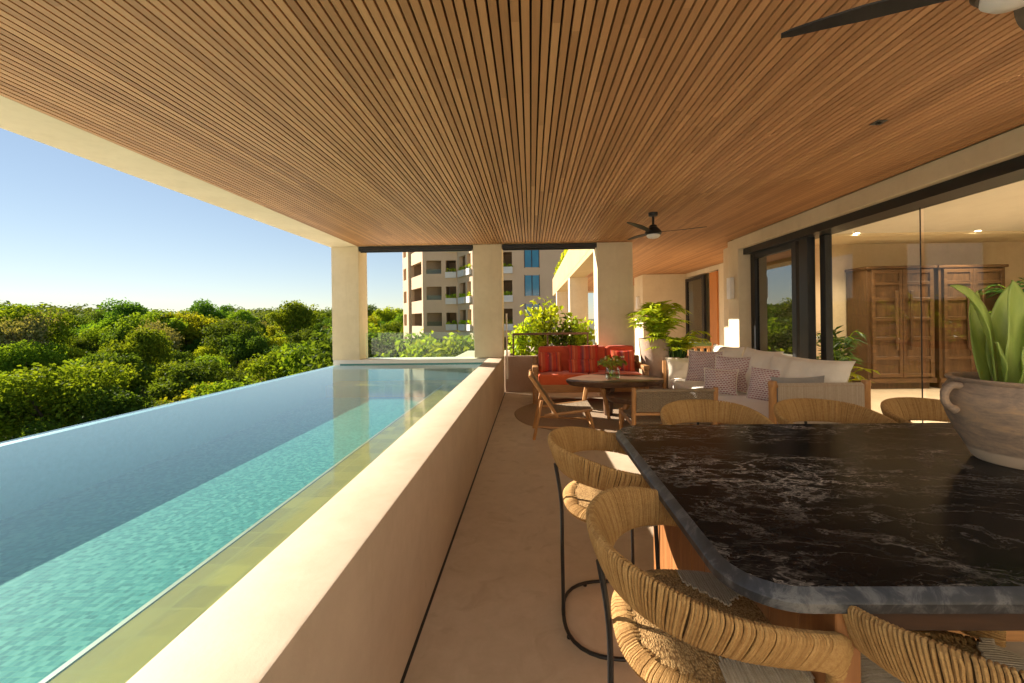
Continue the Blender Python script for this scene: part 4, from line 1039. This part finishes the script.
def smooth(a,b,x):
    t=min(max((x-a)/(b-a),0),1); return t*t*(3-2*t)
def gh(x,y):
    D=math.hypot(x,y); return -13.5+12.0*smooth(30,250,D)+3*smooth(250,600,D)+mnoise.noise(Vector((x*.012,y*.012,0)))*1.3*smooth(20,80,D)
g=MB(); RR=[0,10,20,30,45,60,80,100,130,160,200,250,320,400,600,1200,3500]; A=72; vs=[];fs=[]
for r_ in RR:
    for j in range(A):
        an=2*math.pi*j/A; x_,y_=r_*math.cos(an),r_*math.sin(an); vs.append((x_,y_,gh(x_,y_) if r_<700 else gh(600*math.cos(an),600*math.sin(an))))
for i in range(len(RR)-1):
    for j in range(A): fs.append((i*A+j,i*A+(j+1)%A,(i+1)*A+(j+1)%A,(i+1)*A+j))
g.add(vs,fs); tag(g.build('ground',m_ground),kind='structure')
def tree_meshes(seed,h,rad,nl,leaf,nlobe=17,flatn=.8):
    r2=random.Random(seed); tr=MB(); cr=MB()
    hz=h*.62
    tr.tube([(0,0,-.6),(.05,.02,h*.2),(r2.uniform(-.3,.3),r2.uniform(-.3,.3),hz*.75)],[.24,.18,.12],7)
    lobes=[]
    for i in range(nlobe):
        an=2*math.pi*i/nlobe+r2.uniform(-.4,.4); q=rad*r2.uniform(.15,.80) if i else 0
        c=Vector((q*math.cos(an),q*math.sin(an),hz+h*.26*r2.uniform(-.8,1)*(1-.45*q/rad))); lr=rad*r2.uniform(.24,.42)
        lobes.append((c,lr)); tr.tube([(0,0,hz*.55),(c.x*.5,c.y*.5,hz*.8),(c.x,c.y,c.z)],[.10,.07,.03],5)
    for i in range(nl):
        c,lr=lobes[r2.randrange(nlobe)]
        d=Vector((r2.gauss(0,1),r2.gauss(0,1),r2.gauss(.25,.9))).normalized()
        rr=lr*(r2.uniform(.55,1.08) if r2.random()<.8 else r2.uniform(.2,1.25))
        # twig clumps
        nz=mnoise.noise(d*2.6+c)
        rr*=1+.38*nz
        p=c+Vector((d.x*rr,d.y*rr,d.z*rr*flatn*1.15))
        nr=(d*.35+Vector((r2.uniform(-1,1),r2.uniform(-1,1),r2.uniform(-.2,1)))).normalized()
        t_=nr.orthogonal().normalized(); t_=Matrix.Rotation(r2.uniform(0,6.28),3,nr)@t_; s_=nr.cross(t_); l=leaf*r2.uniform(.6,1.3); w_=l*.55
        cr.add([p-t_*l*.5,p+s_*w_*.5,p+t_*l*.5-nr*l*.15,p-s_*w_*.5],[(0,1,2,3)])
    return tr,cr
KIND=[('broad bright green tree in the forest below the pool',m_leafA,7.5,3.9,6800,.33),
      ('dark green dense tree in the forest below the pool',m_leafB,8.2,3.7,6800,.32),
      ('yellow green light tree in the forest below the pool',m_leafC,6.6,3.6,6000,.33),
      ('brownish half bare tree in the forest below the pool',m_leafD,8.0,3.5,2600,.28)]
protos=[]
for i,(lb,mt,h,rad,nl,lf) in enumerate(KIND):
    for v in range(2):
        tr,cr=tree_meshes(40+i*7+v,h*(1+.1*v),rad*(1-.06*v),nl,lf)
        P_=thing('tree',lb,'tree',(0,0,-200),0,'forest trees: '+lb.split(' in ')[0]+'s')
        tr.build('trunk',m_bark,P_); cr.build('crown',mt,P_,smooth=0); protos.append(P_)
used=set(); r3=random.Random(11); pts=[]
def put(k,x_,y_,s_,label=None,dz=0):
    z_=gh(x_,y_)+dz; p=protos[k]
    if k in used: o=dup(p)
    else: o=p; used.add(k)
    o.location=(x_,y_,z_); o.rotation_euler=(0,0,r3.uniform(0,6.28)); o.scale=(s_*r3.uniform(.92,1.1),s_*r3.uniform(.92,1.1),s_*r3.uniform(.88,1.15))
    if label: o['label']=label
    return o
tries=0
while len(pts)<285 and tries<40000:
    tries+=1
    D=math.sqrt(r3.uniform(24**2,172**2)); ph=R(r3.uniform(3,61)); x_,y_=-D*math.sin(ph),D*math.cos(ph)
    if y_>36 and x_>-23 and y_<72: continue
    if x_>-8.5: continue
    md=3.9+D*.016
    if any((x_-q[0])**2+(y_-q[1])**2<md*md for q in pts): continue
    pts.append((x_,y_,D))
for x_,y_,D in pts:
    u=r3.random(); far=smooth(70,170,D)
    if D<60: k=0 if u<.45 else (2 if u<.74 else 1)
    else: k=0 if u<.42 else (1 if u<.72 else (2 if u<.90-.05*far else 3))
    s_=r3.choice((.7,.85,1.0,1.1,1.3))*r3.uniform(.93,1.07)*(1 if D<105 else r3.choice((1,1.1,1.45)))
    put(2*k+r3.randrange(2),x_,y_,s_)
# trees below the tower
for x_,y_,k,s_,lb,dz in ((-16.8,43,2,2.0,'dark rounded tree left of the tower foot, seen through the balustrade',0),(-10.6,40,5,2.05,'yellow green tree in front of the tower foot',0),(-7.0,39,5,1.9,'smaller yellow green tree right of the tower foot, beside the column',0),(-21,47,0,1.9,'green tree at the left edge of the tower',0)):
    put(k,x_,y_,s_,lb,dz)
# far wood as one mass
fa=MB(); r4=random.Random(5)
for i in range(2000):
    D=r4.uniform(165,330); ph=R(r4.uniform(-2,66))
    if i>1500: D=math.sqrt(r4.uniform(34**2,300**2)); ph=R(r4.uniform(63,100))
    x_,y_=-D*math.sin(ph),D*math.cos(ph); z_=gh(x_,y_)+5.6; rad=r4.uniform(2.2,4.8); z_+=2.2*mnoise.noise(Vector((x_*.05,y_*.05,3)))+r4.choice((0,0,.6,1.8))+3.2*mnoise.noise(Vector((x_*.02,y_*.02,9)))
    for k in range(120):
        d=Vector((r4.gauss(0,1),r4.gauss(0,1),r4.gauss(.25,.8))).normalized(); rr=rad*r4.uniform(.5,1.1)
        p=Vector((x_+d.x*rr,y_+d.y*rr,z_+d.z*rr*.75)); nr=(d+Vector((r4.uniform(-1,1),r4.uniform(-1,1),r4.uniform(-.2,1)))).normalized()
        t_=nr.orthogonal().normalized(); s_=nr.cross(t_); l=r4.uniform(.7,1.4)
        fa.add([p-t_*l*.5,p+s_*l*.32,p+t_*l*.5,p-s_*l*.32],[(0,1,2,3)])
tag(fa.build('far_wood',leaf_mat('far_wood_leaf',(.07,.16,.035),(.19,.33,.07),.03,.35,.9),smooth=0),'continuous far wooded ridge under the sky','wood',kind='stuff')
# undergrowth between the crowns
ug=MB()
for i in range(26000):
    D=math.sqrt(r4.uniform(20**2,170**2)); ph=R(r4.uniform(2,66)); x_,y_=-D*math.sin(ph),D*math.cos(ph); z_=gh(x_,y_)+r4.uniform(.3,3.4)
    nr=Vector((r4.uniform(-1,1),r4.uniform(-1,1),r4.uniform(.2,1))).normalized(); t_=nr.orthogonal().normalized(); s_=nr.cross(t_); l=r4.uniform(.6,1.3); p=Vector((x_,y_,z_))
    ug.add([p-t_*l*.5,p+s_*l*.32,p+t_*l*.5,p-s_*l*.32],[(0,1,2,3)])
tag(ug.build('undergrowth',m_leafB,smooth=0),'dark bushes filling the ground between forest trees','undergrowth',kind='stuff')

# ---------- apartment tower
TW=thing('apartment_tower','beige apartment tower with open balconies rising beyond the pool','building',(-9,52,-12))
floors=range(-4,6)
def facade(p0,p1,ops,z0,zh,pitch,th=.45,depth=2.8,through=(),fl=floors,zbot=-14,ztop=19):
    p0=Vector((*p0,0));p1=Vector((*p1,0)); d=(p1-p0); L=d.length; d/=L
    m_=Matrix.Translation(p0)@Matrix(((d.x,-d.y,0,0),(d.y,d.x,0,0),(0,0,1,0),(0,0,0,1)))
    # local: x along wall, +y inwards
    wl=MB(); rc=MB(); zs=[]
    prev=zbot
    for f in fl:
        a_=z0+f*pitch; b_=a_+zh
        wl.b(0,L,0,th,prev,a_,0,m_)
        xs=0
        for (u0,u1) in ops:
            if u0>xs+.01: wl.b(xs,u0,0,th,a_,b_,0,m_)
            xs=u1
        if xs<L-.01: wl.b(xs,L,0,th,a_,b_,0,m_)
        prev=b_
        for i,(u0,u1) in enumerate(ops):
            rc.b(u0-.15,u1+.15,th+.002,depth,a_-.55,a_-.35,0,m_); rc.b(u0-.15,u1+.15,th+.002,depth,b_+.1,b_+.3,0,m_)
            if i not in through: rc.b(u0-.15,u1+.15,depth,depth+.1,a_-.35,b_+.1,0,m_)
            rc.b(u0-.25,u0-.152,th+.002,depth,a_-.35,b_+.1,0,m_); rc.b(u1+.152,u1+.25,th+.002,depth,a_-.35,b_+.1,0,m_)
    wl.b(0,L,0,th,prev,ztop,0,m_)
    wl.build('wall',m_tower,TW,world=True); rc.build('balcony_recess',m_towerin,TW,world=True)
    return m_,L
m1,_=facade((-18.3,58.5),(-13.2,50.02),[(.4,3.0),(4.4,9.4)],1.0,1.62,3.2,through=(0,))
pr=MB(); pr.b(3.15,4.15,-.3,-.003,-14,19,0,m1); pr.build('pilaster',m_tower,TW,world=True)
m2,_=facade((-13.2,50),(-8.95,50),[(.43,2.3),(2.85,4.1)],1.0,1.62,3.2)
m3,_=facade((-8.95,50),(-6.5,46),[(.7,2.6),(3.1,4.2)],1.2,1.7,3.2)
m4,_=facade((-6.5,46.02),(4.8,46.02),[(3.1,4.45)],1.2,1.7,3.2)
cm=MB(); cm.prism([(-9.4,53.2),(-8.2,52.2),(-5.9,49.2),(5,49.2),(5,66),(-9,66)],-14,18.9); cm.prism([(-18.6,58.8),(-10,54.5),(-10,66)],-14,-5); cm.build('core',m_tower,TW,world=True)
rf=MB(); rf.prism([(-18.4,58.6),(-13.1,49.9),(-9,49.9),(-6.6,45.9),(5,45.9),(5,66),(-12,66)],19.01,19.3); rf.build('roof',m_tower,TW,world=True)
for f in range(-3,5):
    z_=1.2+f*3.2
    wn=MB(); wn.b(5.9,7.45,-.02,-.003,z_-.1,z_+2.2,0,m4); wd=wn.build('window',m_bluepane,TW,world=True)
    fr_=MB(); fr_.b(6.62,6.72,-.06,-.021,z_-.1,z_+2.2,0,m4); fr_.b(5.82,5.9,-.06,-.002,z_-.16,z_+2.26,0,m4); fr_.b(7.45,7.53,-.06,-.002,z_-.16,z_+2.26,0,m4)
    o=fr_.build('window_frame',m_darkframe,wd)
    for v in o.data.vertices: v.co-=TW.location
    for (mm,u0,u1) in ((m2,2.8,4.15),(m3,.65,2.65),(m3,3.05,4.25),(m4,3.05,4.5)):
        pb_=MB(); pb_.b(u0,u1,-.25,-.004,z_-.75,z_-.02,0,mm); b2=pb_.build('balcony_planter',m_palewin,TW,world=True)
        gl=MB()
        for k in range(46):
            q=mm@Vector((rnd.uniform(u0,u1),rnd.uniform(-.2,.4),z_+rnd.uniform(-.1,.42))); leafquad(gl,q,(rnd.uniform(-1,1),-1,rnd.uniform(0,1)),.36,.22,.1)
        o=gl.build('balcony_greenery',m_plantleaf,b2,smooth=0)
        for v in o.data.vertices: v.co-=TW.location
    for (u0,u1) in ((.43,2.3),):
        rr_=MB(); rr_.b(u0,u1,.05,.07,z_-.2,z_+.35,0,m2); rr_.build('balcony_glass',m_rail_glass,TW,world=True)
# greenery on top of the neighbouring roof fascia
t=thing('roof_planting','green planting trailing along the top of the cream roof fascia','plant',(1.6,14,4.15))
a=MB()
for i in range(900):
    leafquad(a,(rnd.uniform(-.15,.3),rnd.uniform(-4.5,11),rnd.uniform(0,.45)),(rnd.uniform(-1,.3),rnd.uniform(-1,1),rnd.uniform(.1,1)),.22,.13,.1)
a.build('leaves',m_plantleaf,t,smooth=0)
